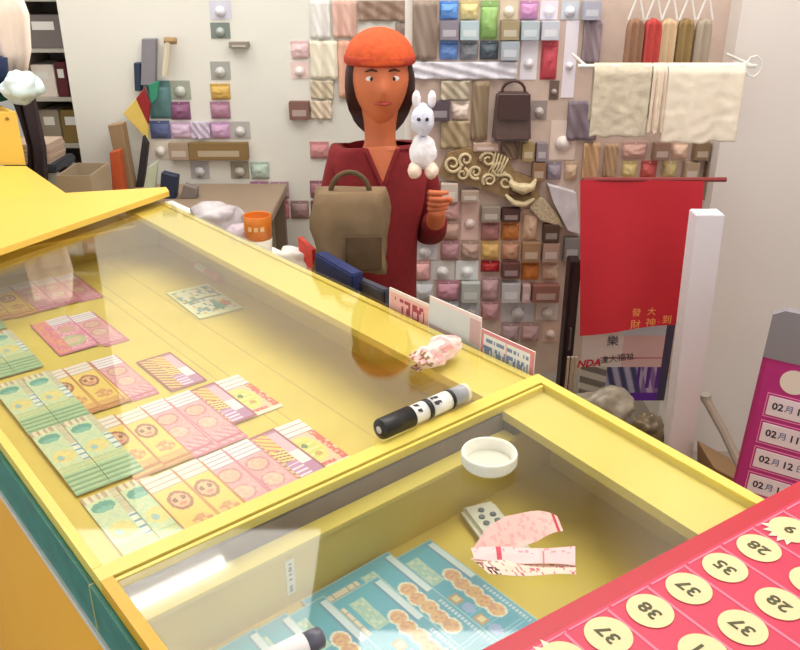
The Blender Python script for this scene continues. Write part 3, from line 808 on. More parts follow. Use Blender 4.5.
G('box', 534, 141, 547, 160, (146, 132, 140), 'grey lilac box below the handbag at right')
G('box', 530, 160, 545, 180, (148, 114, 84), 'brown box right of the carved ornament')
G('packet', 545, 161, 562, 180, (152, 140, 152), 'grey lilac packet above the pale fabric')
G('packet', 563, 161, 578, 180, (206, 178, 150), 'sand packet left of the tan cloth')
# brown handbag
hb = thing('handbag', 'dark brown handbag hanging in the middle of the display panel', 'bag', tuple(Q(510, 138, PY0-.001)))
w2 = (Q(529, 110, PY0).x-Q(491, 110, PY0).x)/2; hh = Q(510, 92, PY0).z-Q(510, 139, PY0).z
bm = bmesh.new(); prism(bm, [(-w2, -.05), (w2, -.05), (w2, 0), (-w2, 0)], 0, hh)
for v in bm.verts:
    if v.co.z > .01: v.co.x *= .86; v.co.y *= .7
bmesh.ops.bevel(bm, geom=bm.edges[:], offset=.006, segments=3, affect='EDGES'); bm_obj('body', bm, mat('brown_leather', (88, 66, 60), .5, noise_amt=.1, bump=.3), hb)
bm = bmesh.new(); box(bm, (-w2*.8, -.056, hh*.45), (w2*.8, -.0505, hh*.98), .002); bm_obj('flap', bm, mat('dark_leather', (70, 44, 42), .45, noise_amt=.1), hb)
bm = bmesh.new(); tube(bm, [(math.cos(PI*k/8)*w2*.6, -.02, hh+math.sin(PI*k/8)*.03) for k in range(9)], .004, 8); bm_obj('handle', bm, C_((74, 36, 36), .45), hb)
# carved ornament: scrolls in relief
orn = thing('carved_ornament', 'cream carved ornament with scrolls and a beast head hung on the display panel', 'carving', tuple(Q(440, 210, PY0-.001)))
o0 = Q(440, 210, PY0-.001); kx = (Q(540, 170, PY0).x-Q(440, 170, PY0).x)/100; kz = (Q(490, 150, PY0).z-Q(490, 220, PY0).z)/70
CAR = mat('carved_cream', (214, 196, 156), .6, noise_amt=.18, nscale=60, bump=.6); CARD = mat('carved_recess', (150, 124, 86), .7, noise_amt=.2, nscale=60)
def ox(x, y, d=0): return Vector(((x-440)*kx, -d, (210-y)*kz))
bm = bmesh.new(); slab(bm, [ox(x, y) for x, y in ((438, 172), (446, 152), (462, 147), (485, 148), (505, 155), (513, 170), (535, 178), (540, 195), (530, 204), (512, 199), (496, 192), (478, 186), (460, 180), (447, 178))], Vector((0, -.02, 0))); bm_obj('base_relief', bm, CARD, orn)
for (cx, cy_, r, turns, ph) in [(451, 162, 9, 1.4, 0), (464, 158, 7, 1.3, 2), (474, 170, 7, 1.5, 1), (486, 158, 8, 1.4, 3), (497, 166, 8, 1.3, .5), (488, 178, 7, 1.5, 2.4), (504, 180, 8, 1.3, 4), (461, 172, 6, 1.3, 5)]:
    bm = bmesh.new(); pts = []
    for k in range(22):
        a = ph+turns*2*PI*k/21; rr = r*(1-.75*k/21)
        pts.append(ox(cx+math.cos(a)*rr, cy_+math.sin(a)*rr, .024))
    tube(bm, pts, [.0055*(1-.4*k/21) for k in range(22)], 7); bm_obj('scroll', bm, CAR, orn, True)
for k in range(5):
    bm = bmesh.new(); tube(bm, [ox(493+k*3.2, 150+k*1.5, .024), ox(491+k*2.6, 162+k, .028), ox(484+k*2.5, 176+k, .024)], .0028, 6); bm_obj('ridge', bm, CAR, orn, True)
bm = bmesh.new(); pts = [ox(x, y, .03) for x, y in ((508, 178), (514, 184), (522, 186), (531, 184), (534, 176))]; tube(bm, pts, [.006, .014, .018, .012, .003], 10); bm_obj('snout', bm, CAR, orn, True)
bm = bmesh.new(); pts = [ox(x, y, .028) for x, y in ((505, 192), (513, 200), (524, 202), (534, 196))]; tube(bm, pts, [.004, .009, .01, .004], 10); bm_obj('lower_jaw', bm, CAR, orn, True)
bm = bmesh.new(); pts = [ox(x, y, .026) for x, y in ((509, 190), (518, 193), (530, 191))]; tube(bm, pts, .006, 8); bm_obj('mouth', bm, C_((96, 66, 44), .7), orn, True)
# pale fabric and speckled strip right of the carving
def polyslab(name, pxs, c, d, label, cat, Y=PY0-.0006, m=None):
    bm = bmesh.new(); pts = [Q(x, y, Y) for x, y in pxs]; cc_ = sum(pts, Vector())/len(pts)
    slab(bm, [p-cc_ for p in pts], Vector((0, -d, 0))); bmesh.ops.bevel(bm, geom=bm.edges[:], offset=min(.002, d*.3), segments=1, affect='EDGES')
    o = bm_obj(name, bm, m or C_(c, .6)); o.location = cc_; return tag(o, label, cat)
polyslab('speckled_plate', [(533, 196), (543, 197), (556, 212), (563, 226), (540, 219), (528, 206)], (200, 184, 150), .02, 'speckled beige plate beneath the grey fabric', 'plate', m=mat('speckled', (196, 180, 150), .7, noise_amt=.35, nscale=150))
polyslab('pale_fabric_roll', [(546, 182), (574, 190), (578, 232), (566, 228), (552, 200)], (206, 200, 206), .03, 'grey white fabric hanging between carving and red banner', 'cloth', m=mat('pale_fabric', (212, 206, 212), .8, noise_amt=.15, nscale=25))
# lower rows
low = [
 ('packet', 413, 180, 420, 200, (168, 58, 52), 'narrow brick red packet by the seated person'), ('packet', 420, 180, 440, 200, (214, 160, 148), 'salmon packet in the lower rows beside the brick red one'),
 ('box', 440, 181, 458, 200, (214, 200, 188), 'pale beige box below the carving'), ('box', 460, 188, 479, 200, (184, 164, 148), 'taupe box below the carving'),
 ('packet', 413, 200, 420, 220, (226, 190, 162), 'narrow peach packet near the white toy'), ('packet', 420, 200, 440, 220, (206, 104, 100), 'coral red packet below the salmon packet'),
 ('packet', 440, 200, 460, 220, (222, 176, 172), 'rose packet right of the coral red one'), ('card', 460, 200, 480, 240, (232, 200, 190), 'tall pale pink card in the lower rows'),
 ('box', 480, 204, 500, 220, (156, 142, 130), 'warm grey box left of the dark brown box'), ('box', 500, 206, 520, 220, (78, 50, 44), 'dark brown box above the orange packet'),
 ('packet', 520, 208, 540, 240, (214, 182, 156), 'tan packet right of the orange packet'), ('box', 541, 222, 559, 240, (84, 62, 52), 'dark brown box by the red banner'),
 ('packet', 413, 220, 420, 240, (180, 134, 144), 'narrow mauve packet below the narrow peach one'), ('box', 420, 220, 440, 240, (160, 140, 120), 'khaki grey box below the coral packet'),
 ('packet', 440, 220, 460, 240, (192, 156, 142), 'dusty pink brown packet'), ('packet', 480, 220, 500, 240, (182, 126, 124), 'dusty red packet left of the orange packet'),
 ('packet', 500, 220, 520, 240, (204, 128, 68), 'orange packet below the dark brown box'),
 ('card', 413, 240, 438, 260, (222, 218, 226), 'white card low on the panel at left'), ('packet', 440, 240, 460, 260, (184, 140, 146), 'dusty mauve packet right of the white card'),
 ('packet', 460, 240, 480, 260, (184, 154, 142), 'brownish pink packet left of the amber one'), ('packet', 480, 240, 500, 260, (214, 174, 106), 'amber packet left of the tan orange one'),
 ('packet', 500, 240, 520, 260, (194, 146, 118), 'tan orange packet right of the amber one'), ('box', 520, 240, 540, 260, (162, 126, 94), 'brown cardboard coloured box'),
 ('box', 540, 240, 559, 260, (178, 146, 134), 'rosy brown box below the dark brown box'), ('box', 561, 235, 580, 260, (134, 128, 126), 'grey box left of the red banner'),
 ('packet', 413, 260, 430, 280, (228, 176, 174), 'light pink packet low at the left'), ('card', 430, 260, 455, 280, (216, 214, 212), 'light grey card low on the panel'),
 ('card', 455, 260, 479, 280, (230, 236, 238), 'bluish white card left of the deep red packet'), ('packet', 480, 260, 500, 272, (164, 26, 30), 'deep red packet below the amber one'),
 ('box', 500, 260, 520, 276, (104, 66, 62), 'dark reddish brown box'), ('packet', 520, 260, 540, 280, (212, 130, 62), 'bright orange packet in the lowest rows'),
 ('packet', 540, 260, 559, 280, (224, 192, 170), 'peach packet beside the black cabinet'),
 ('packet', 413, 280, 434, 300, (206, 208, 212), 'silvery packet in the bottom rows'), ('packet', 436, 280, 460, 300, (200, 146, 164), 'orchid pink packet in the bottom rows'),
 ('box', 460, 280, 480, 300, (184, 188, 184), 'grey green box in the bottom rows'), ('packet', 480, 275, 500, 300, (196, 160, 164), 'old rose packet under the deep red one'),
 ('box', 500, 280, 520, 300, (198, 196, 202), 'pale grey box in the bottom rows'), ('box', 520, 282, 530, 300, (208, 178, 178), 'narrow pink grey box in the bottom rows'),
 ('box', 530, 282, 559, 300, (156, 104, 94), 'terracotta brown box in the bottom rows'),
 ('packet', 440, 300, 460, 320, (170, 170, 182), 'steel grey packet just over the notice sheets'), ('card', 460, 300, 480, 320, (202, 208, 214), 'ice grey card just over the notice sheets'),
 ('packet', 480, 300, 500, 320, (200, 150, 156), 'pink packet just over the table notice'), ('card', 500, 300, 535, 322, (206, 202, 210), 'pale lilac grey card just over the table notice'),
 ('card', 535, 302, 559, 320, (230, 214, 212), 'pinkish white card beside the black cabinet'),
 ('packet', 500, 322, 520, 342, (184, 156, 160), 'grey rose packet at the bottom'), ('packet', 520, 322, 540, 342, (194, 158, 158), 'rose brown packet at the bottom'), ('card', 541, 322, 559, 342, (222, 188, 172), 'peach card at the bottom beside the black cabinet'),
]
for r in low: G(*r)
# tan goods below the towels
for r in [('cloth', 580, 142, 600, 180, (204, 166, 124), 'tan cloth just left of the beige row above the red banner'),
          ('cloth', 601, 143, 618, 178, (186, 152, 118), 'light brown cloth hanging under the knitted towel'),
          ('packet', 620, 160, 638, 179, (214, 192, 132), 'straw packet above the red banner'), ('packet', 620, 141, 648, 159, (208, 166, 152), 'dusty pink packet under the knitted towel'),
          ('packet', 639, 160, 658, 179, (196, 90, 84), 'red packet above the red banner'), ('box', 650, 141, 669, 159, (150, 118, 98), 'brown box under the narrow towel'),
          ('packet', 660, 160, 678, 179, (198, 178, 126), 'yellowish packet above the red banner at right'), ('packet', 670, 141, 689, 159, (232, 198, 174), 'peach packet under the cream towel'),
          ('box', 690, 141, 709, 159, (136, 112, 80), 'olive brown box under the cream towel'), ('box', 680, 160, 698, 179, (172, 148, 122), 'fawn box above the corner of the banner'),
          ('box', 699, 160, 720, 198, (150, 124, 102), 'tall brown box right of the banner corner')]: G(*r)

# black cabinet between goods and posters
bm = bmesh.new(); a = Q(561, 370, 2.24); b = Q(582, 262, 2.24)
t = thing('cabinet', 'narrow black cabinet between the hung goods and the red banner', 'cabinet', (a.x, 2.24, 0))
bm = bmesh.new(); box(bm, (0, 0, 0), (b.x-a.x, .06, b.z), .003); bm_obj('body', bm, C_((42, 22, 26), .5), t)
bm = bmesh.new(); box(bm, (.008, -.008, .04), (b.x-a.x-.008, -.0005, b.z-.02), .002); bm_obj('door', bm, C_((52, 26, 30), .45), t)
bm = bmesh.new(); tube(bm, [(.015, -.009, b.z*.6), (.015, -.02, b.z*.6), (.015, -.02, b.z*.7), (.015, -.009, b.z*.7)], .003, 6); bm_obj('handle', bm, C_((90, 80, 80), .4), t)

# red banner with gold characters
YB = 2.0
RED = mat('red_banner', (196, 32, 48), .6, noise_amt=.05, nscale=8)
bq = [Q(580, 336, YB), Q(688, 322, YB), Q(703, 180, YB), Q(580, 180, YB)]
t = thing('red_banner', 'large red hanging banner with a row of gold characters along its foot', 'banner', tuple(bq[0]))
bm = bmesh.new(); n_ = 26; rws = []
for k in (0, 1):
    for j in range(n_+1):
        row = []
        for i in range(n_+1):
            u, v = i/n_, j/n_; p = bq[0].lerp(bq[1], u).lerp(bq[3].lerp(bq[2], u), v)-bq[0]
            p.y += -.006*math.sin(u*7+v*2)*(1-v*.4)+.0+k*.002-.010*u*u
            row.append(bm.verts.new(p))
        rws.append(row)
for k in (0, 1):
    for j in range(n_):
        for i in range(n_):
            r0_, r1_ = rws[k*(n_+1)+j], rws[k*(n_+1)+j+1]; bm.faces.new((r0_[i], r0_[i+1], r1_[i+1], r1_[i]))
bm_obj('cloth', bm, RED, t, True)
gd = C_((232, 160, 90), .5)
bx_ = (bq[1]-bq[0]).normalized()
for (x, y, s, ch) in ((632, 327, .028, '財'), (647, 325, .028, '神'), (655, 324, .02, '·'), (663, 322, .026, '到'), (679, 320, .026, '福'), (633, 315, .024, '發'), (648, 314, .024, '大')):
    p = Q(x, y-7, YB)-bq[0]; text('gold_character', ch, frameM((p.x, p.y-.034, p.z), (1, 0, .0), (0, 0, 1)), s, gd, t)
bm = bmesh.new(); tube(bm, [(-.03, .004, bq[3].z-bq[0].z), (.325, .004, bq[3].z-bq[0].z)], .006, 8); bm_obj('rod', bm, C_((130, 40, 40), .5), t)

# posters / magazines below the banner
YPo = 2.06
a, b = Q(577, 400, YPo), Q(676, 318, YPo)
def f_poster(u, v):
    c = (214, 184, 180)
    if u > .91: return (66, 60, 84)
    if v > .80: return (196, 204, 216) if u > .42 else (206, 198, 198)
    if v > .42:
        if .52 < v < .54 and u > .25: return (196, 120, 124)
        return (220, 206, 200) if u < .45 else (214, 178, 176)
    if v > .10:
        if u > .60 and abs((u*9) % 1-.5) > .32 and v > .16: return (84, 46, 130)
        wv = math.sin(u*46+v*14)
        c = (66, 66, 98) if wv > .35 else (120, 120, 156) if wv > -.3 else (170, 164, 186)
        if u < .3: c = (196, 190, 178) if math.sin(v*40+u*12) > 0 else (120, 112, 104)
        if u > .72: c = (184, 160, 190) if wv > 0 else (132, 98, 150)
        return c
    return (96, 40, 150) if u > .6 else (120, 110, 104)
o = canvas('car_poster', b.x-a.x, b.z-a.z, 120, 100, f_poster, thick=.003, mat_=printed('poster_gloss', .35))
o.matrix_world = frameM(a, (1, 0, 0), (0, 0, 1)); tag(o, 'printed poster with red NDA letters and dark vehicles under the red banner', 'poster')
text('red_letters', 'NDA', Matrix.Translation(((Q(588, 363, YPo).x-a.x), Q(588, 363, YPo).z-a.z, .0042)) @ Matrix.Rotation(.1, 4, 'Z'), .030, C_((206, 40, 56), .5), o, bold=.001, shear=.3)
text('black_letters', '達大福祉', Matrix.Translation(((Q(617, 358, YPo).x-a.x), Q(617, 358, YPo).z-a.z, .0042)) @ Matrix.Rotation(.16, 4, 'Z'), .024, C_((60, 54, 66), .5), o)
text('large_characters', '樂', Matrix.Translation(((Q(612, 345, YPo).x-a.x), Q(620, 341, YPo).z-a.z, .0042)), .034, C_((50, 50, 74), .5), o)
# grey plastic bag in front of poster
def lump(name, c_, r, m, label=None, cat=None, seed=1, amp=.4, sub=4, parent=None, flat=None):
    bm = bmesh.new(); bmesh.ops.create_icosphere(bm, subdivisions=sub, radius=1)
    for v in bm.verts:
        n1 = noise.noise(v.co*1.7+Vector((seed, 0, 0))); n2 = abs(noise.noise(v.co*4+Vector((0, seed, 0))))
        v.co *= 1+amp*n1+amp*.5*n2
        v.co = Vector((v.co.x*r[0], v.co.y*r[1], v.co.z*r[2]))
        if flat is not None: v.co.z = max(v.co.z, flat)
    o = bm_obj(name, bm, m, parent, True); o.location = c_
    if label: tag(o, label, cat)
    return o
PLAST = mat('cloudy_plastic', (200, 196, 190), .25, trans=.3, bump=.4, nscale=14)
polyslab('wooden_crate', [(578, 480), (634, 480), (634, 440), (578, 440)], (80, 60, 50), .2, 'dark wooden crate under the poster behind the counter', 'crate', Y=1.95)
lump('plastic_bag', tuple(Q(604, 412, 1.86)), (.080, .05, .060), mat('grey_plastic', (150, 140, 122), .3, noise_amt=.25, nscale=25, bump=.5), 'crumpled grey plastic bag in front of the poster', 'bag', 3)
lump('plastic_bag', tuple(Q(648, 432, 1.79)), (.038, .035, .045), mat('brown_plastic', (110, 96, 72), .35, noise_amt=.25, nscale=25, bump=.5), 'brown plastic bag beside the white post', 'bag', 7)
t = thing('brush_bundle', 'bundle of beige rods standing left of the printed poster', 'rods', tuple(Q(566, 385, 1.96)))
for k in range(3):
    bm = bmesh.new(); tube(bm, [(k*.010, 0, -.1), (k*.010, 0, .085)], .004, 8); bm_obj('rod', bm, C_((170, 150, 130), .6), t)
# white frame posts, leaning
def post(p0, p1, Y, wd, dp, m, label):
    a, b = Q(*p0, Y), Q(*p1, Y); d = (a-b)
    a = b+d*((0-b.z)/d.z)
    t = thing('frame_post', label, 'post', tuple(a)); bm = bmesh.new()
    q = [Vector((-wd/2, 0, 0)), Vector((wd/2, 0, 0)), b-a+Vector((wd/2, 0, 0)), b-a+Vector((-wd/2, 0, 0))]
    slab(bm, q, Vector((0, dp, 0))); bmesh.ops.bevel(bm, geom=bm.edges[:], offset=.002, segments=2, affect='EDGES'); bm_obj('shaft', bm, m, t); 
    bm = bmesh.new(); box(bm, (-wd/2-.003, -.003, 0), (wd/2+.003, dp+.003, .03)); bm_obj('foot_cap', bm, C_((120, 118, 118), .5), t); return t
post((681, 448), (711, 215), 1.72, .062, .05, C_((228, 222, 228), .5), 'white painted frame post standing behind the counter beside the posters')
post((745, 300), (735, 218), 2.25, .02, .03, C_((222, 216, 210), .5), 'thin pale post close to the wall right of the frame post') if False else None
bm = bmesh.new(); a, b = Q(706, 400, 2.24), Q(740, 466, 1.95)
t = thing('hose', 'grey brown pipe leaning against the wall behind the white post', 'pipe', tuple(a)); tube(bm, [a-a, (b-a)*.5+Vector((.004, 0, 0)), b-a, (b-a)*1.15], .013, 10); bm_obj('pipe', bm, C_((150, 132, 118), .5), t)
bm = bmesh.new(); tube(bm, [(0, -.0, 0), (-.004, 0, .02)], .016, 10); bm_obj('end_cap', bm, C_((176, 166, 156), .5), t)
polyslab('wooden_box', [(697, 520), (730, 520), (730, 458), (697, 440)], (132, 100, 60), .12, 'brown wooden box low behind the counter right of the post', 'box', Y=1.72)

# purple date board on the right
YPu = 1.42
p00, p10, p01 = Q(731, 488, YPu), Q(800+30, 520, YPu), Q(762, 354, YPu)
ux = (Q(800, 379, YPu)-Q(763, 356, YPu)).normalized(); ux = Vector((.85, -.5, -.2)).normalized()
base = Q(732, 486, YPu); topp = Q(763, 356, YPu); uy = (topp-base).normalized(); ux = (ux-uy*ux.dot(uy)).normalized()
full = 1.05; M = frameM(base-uy*.32, ux, uy)
t = thing('date_board', 'tall magenta board listing dates in white boxes, leaning at the right', 'board'); t.matrix_world = M
Hm = (topp-base).length+.32; Ht = (Q(774, 308, YPu)-topp).length
MAG = mat('magenta_board', (190, 44, 132), .45, noise_amt=.04)
bm = bmesh.new(); box(bm, (0, 0, -.012), (.34, Hm, 0)); bm_obj('panel', bm, MAG, t)
bm = bmesh.new(); pr = [(0, Hm), (.34, Hm), (.34, Hm+Ht), (.02, Hm+Ht), (.0, Hm+Ht-.012)]; prism(bm, [(x, y-.0) for x, y in pr], -.02, .004); bm_obj('grey_top', bm, C_((138, 132, 140), .5), t)
bm = bmesh.new(); box(bm, (0, 0, .0), (.006, Hm, .003)); bm_obj('edge_trim', bm, C_((170, 40, 110), .5), t)
bm = bmesh.new(); lathe(bm, [(.025, 0), (.025, .0012), (0, .0012)], 32, (.064, Hm-.039, 0)); bm_obj('round_spot', bm, C_((236, 222, 214), .5), t)
DK = C_((38, 30, 60), .5); BLU = C_((70, 90, 150), .5)
step = .0605
for k, (mm, dd) in enumerate((('02', '10'), ('02', '11'), ('02', '12'), ('02', '14'), ('02', '15'), ('02', '17'))):
    yc = Hm-.098-k*step*1.0
    if yc < .03: break
    bm = bmesh.new(); rounded(bm, (.028, yc-.021, 0), (.32, yc+.021, .0016), .0007, 1); pl_ = bm_obj('date_box', bm, C_((240, 222, 234), .5), t)
    bm = bmesh.new()
    for (x0_, x1_, y0_, y1_) in ((.0235, .3245, yc+.0245, yc+.0262), (.0235, .3245, yc-.0262, yc-.0245), (.0235, .0252, yc-.0245, yc+.0245)): box(bm, (x0_, y0_, 0), (x1_, y1_, .0008))
    bm_obj('box_outline', bm, C_((240, 150, 200), .5), t)
    for s_, x_, m_, sz in ((mm, .047, DK, .021), ('月', .068, BLU, .017), (dd, .090, DK, .021), ('日', .113, BLU, .017), ('第', .131, BLU, .017), ('02', .152, DK, .021), ('期', .175, BLU, .017)):
        text('date_text', s_, Matrix.Translation((x_, yc, .0018)), sz, m_, pl_, bold=.0005 if m_ is DK else .0001, ext=.0002)
# trestle carrying the date board
ft = M @ Vector((.17, 0, -.006))
bm = bmesh.new(); box(bm, (-.17, -.08, 0), (.17, .12, .03), .003); t = thing('crate', 'wooden crate on which the magenta board stands', 'crate', (ft.x+.02, ft.y+.02, 0)); 
zz = min((M @ Vector(c_)).z for c_ in ((0, 0, -.02), (.34, 0, -.02)))
bm.free(); bm = bmesh.new(); box(bm, (-.2, -.1, 0), (.2, .14, max(.1, zz-.001)), .003); bm_obj('body', bm, C_((150, 110, 70), .6), t)

# ---------------------------------------------------------------- towels and hangers on the right
YT = 2.12
rod0, rod1 = Q(586, 66, YT), Q(748, 66, YT)
t = thing('towel_rail', 'thin metal rail carrying the three towels in front of the display panel', 'rail', tuple(rod0))
bm = bmesh.new(); tube(bm, [(-.02, 0, 0), (rod1.x-rod0.x+.02, 0, 0)], .005, 8); bm_obj('bar', bm, ALU, t)
for x in (0.0, rod1.x-rod0.x+.012):
    bm = bmesh.new(); tube(bm, [(x, 0, 0), (x, .178, .01)], .004, 8); bm_obj('bracket', bm, ALU, t)
bm = bmesh.new(); pts = [(rod1.x-rod0.x+.01+.02*math.cos(a*.7), -.01, .0+.025*math.sin(a*.7)) for a in range(10)]; tube(bm, pts, .0025, 6); bm_obj('hook_ring', bm, WIRE, t)
def towel(x0, x1, y1, c, label, seed, rag=0, fold=.004, yo=0):
    a = Q(x0, 66, YT); wd = Q(x1, 66, YT).x-a.x; zb = Q(x0, y1, YT).z
    nx_, ny_ = 40, 34; bm = bmesh.new(); rows_ = []
    H = a.z+.006-zb
    for j in range(ny_*2+1):
        v = j/ny_-1                                      # -1 rear foot .. 0 top .. 1 front foot
        row = []
        for i in range(nx_+1):
            u = i/nx_; hgt_ = abs(v)*H*(1 if v > 0 else .8)
            y = (-.010 if v > 0 else .010)*min(1, abs(v)*9)
            y += (-1 if v > 0 else .4)*abs(v)**.5*(fold*(1+math.sin(u*11+seed)+.5*math.sin(u*23+seed*2))+.003*noise.noise(Vector((u*6, v*10, seed))))
            z = a.z+.0065+.0*u-hgt_+(.004*noise.noise(Vector((u*5, seed, 0)))*abs(v)*2)-rag*abs(v)*abs(noise.noise(Vector((u*3, seed, 2))))
            row.append(bm.verts.new((a.x+u*wd-a.x, y+yo, z-a.z)))
        rows_.append(row)
    for r_, s_ in zip(rows_, rows_[1:]):
        for i in range(nx_): bm.faces.new((r_[i], r_[i+1], s_[i+1], s_[i]))
    o = bm_obj('towel', bm, mat('towel_%d' % seed, c, .95, noise_amt=.07 if seed == 1 else .015, nscale=50, bump=.35 if seed == 1 else .15), None, True)
    md = o.modifiers.new('thickness', 'SOLIDIFY'); md.thickness = .003; md.offset = 0
    o.location = (a.x, YT, a.z); return tag(o, label, 'towel', 'towels on the rail')
towel(594, 652, 136, (206, 194, 172), 'greyish knitted towel, leftmost on the rail', 1)
towel(653, 667, 132, (226, 208, 188), 'narrow cream towel between the knitted and the wide one', 2, fold=.006)
towel(668, 745, 141, (232, 220, 200), 'wide cream towel at the right end of the rail', 3, rag=.02)
# clothes on hangers behind
YH = 2.24
h0, h1 = Q(612, -16, YH), Q(745, -16, YH)
t = thing('clothes_rail', 'pale rail from which the white wire hangers hang', 'rail', tuple(h0)); bm = bmesh.new(); tube(bm, [(0, 0, 0), (h1.x-h0.x, 0, 0)], .006, 8); bm_obj('bar', bm, WIRE, t)
for x in (.01, h1.x-h0.x-.01):
    bm = bmesh.new(); tube(bm, [(x, 0, 0), (x, .058, 0)], .005, 8); bm_obj('bracket', bm, WIRE, t)
cl = [(640, (150, 112, 88), 'brown garment on a white hanger, leftmost of the hanging clothes'), (658, (190, 70, 66), 'red garment on a white hanger between brown and beige ones'), (674, (206, 178, 142), 'beige garment on a white hanger right of the red one'), (692, (146, 120, 76), 'olive brown garment on a white hanger'), (710, (172, 156, 138), 'greyish tan garment on a white hanger, rightmost of the hanging clothes')]
for i, (x, c, lab) in enumerate(cl):
    o0_ = Q(x, -16, YH); zt = Q(x, 18, YH).z-o0_.z; zb = Q(x, 64, YH).z-o0_.z; hw = (Q(x+7.6, 40, YH).x-Q(x, 40, YH).x)
    t = thing('hanging_garment', lab, 'garment', tuple(o0_), 'garments on white hangers')
    bm = bmesh.new(); n_ = 10
    fr_, bk = [], []
    for j in range(8):
        v = j/7; ww = hw*(.75+.25*min(1, v*4)); fr_.append([bm.verts.new(((k/n_*2-1)*ww, -.014-.005*math.sin(k*1.4+i), zt+(zb-zt)*v-(abs(k/n_*2-1)*.008 if j == 0 else 0))) for k in range(n_+1)])
        bk.append([bm.verts.new(((k/n_*2-1)*ww, .014+.005*math.sin(k*1.4+i), zt+(zb-zt)*v-(abs(k/n_*2-1)*.008 if j == 0 else 0))) for k in range(n_+1)])
    for j in range(7):
        for k in range(n_):
            bm.faces.new((fr_[j][k], fr_[j][k+1], fr_[j+1][k+1], fr_[j+1][k])); bm.faces.new((bk[j][k], bk[j+1][k], bk[j+1][k+1], bk[j][k+1]))
        bm.faces.new((fr_[j][0], fr_[j+1][0], bk[j+1][0], bk[j][0])); bm.faces.new((fr_[j][-1], bk[j][-1], bk[j+1][-1], fr_[j+1][-1]))
    for k in range(n_): bm.faces.new((fr_[0][k], bk[0][k], bk[0][k+1], fr_[0][k+1]))
    bm_obj('fabric', bm, C_(c, .85), t, True)
    bm = bmesh.new(); tube(bm, [(.0, 0, .012), (.008, 0, .004), (.006, 0, -.01), (0, 0, -.02), (-hw*1.0, 0, zt-.004)], .0028, 6); tube(bm, [(0, 0, -.02), (hw*1.0, 0, zt-.004)], .0028, 6); bm_obj('hanger', bm, WIRE, t)

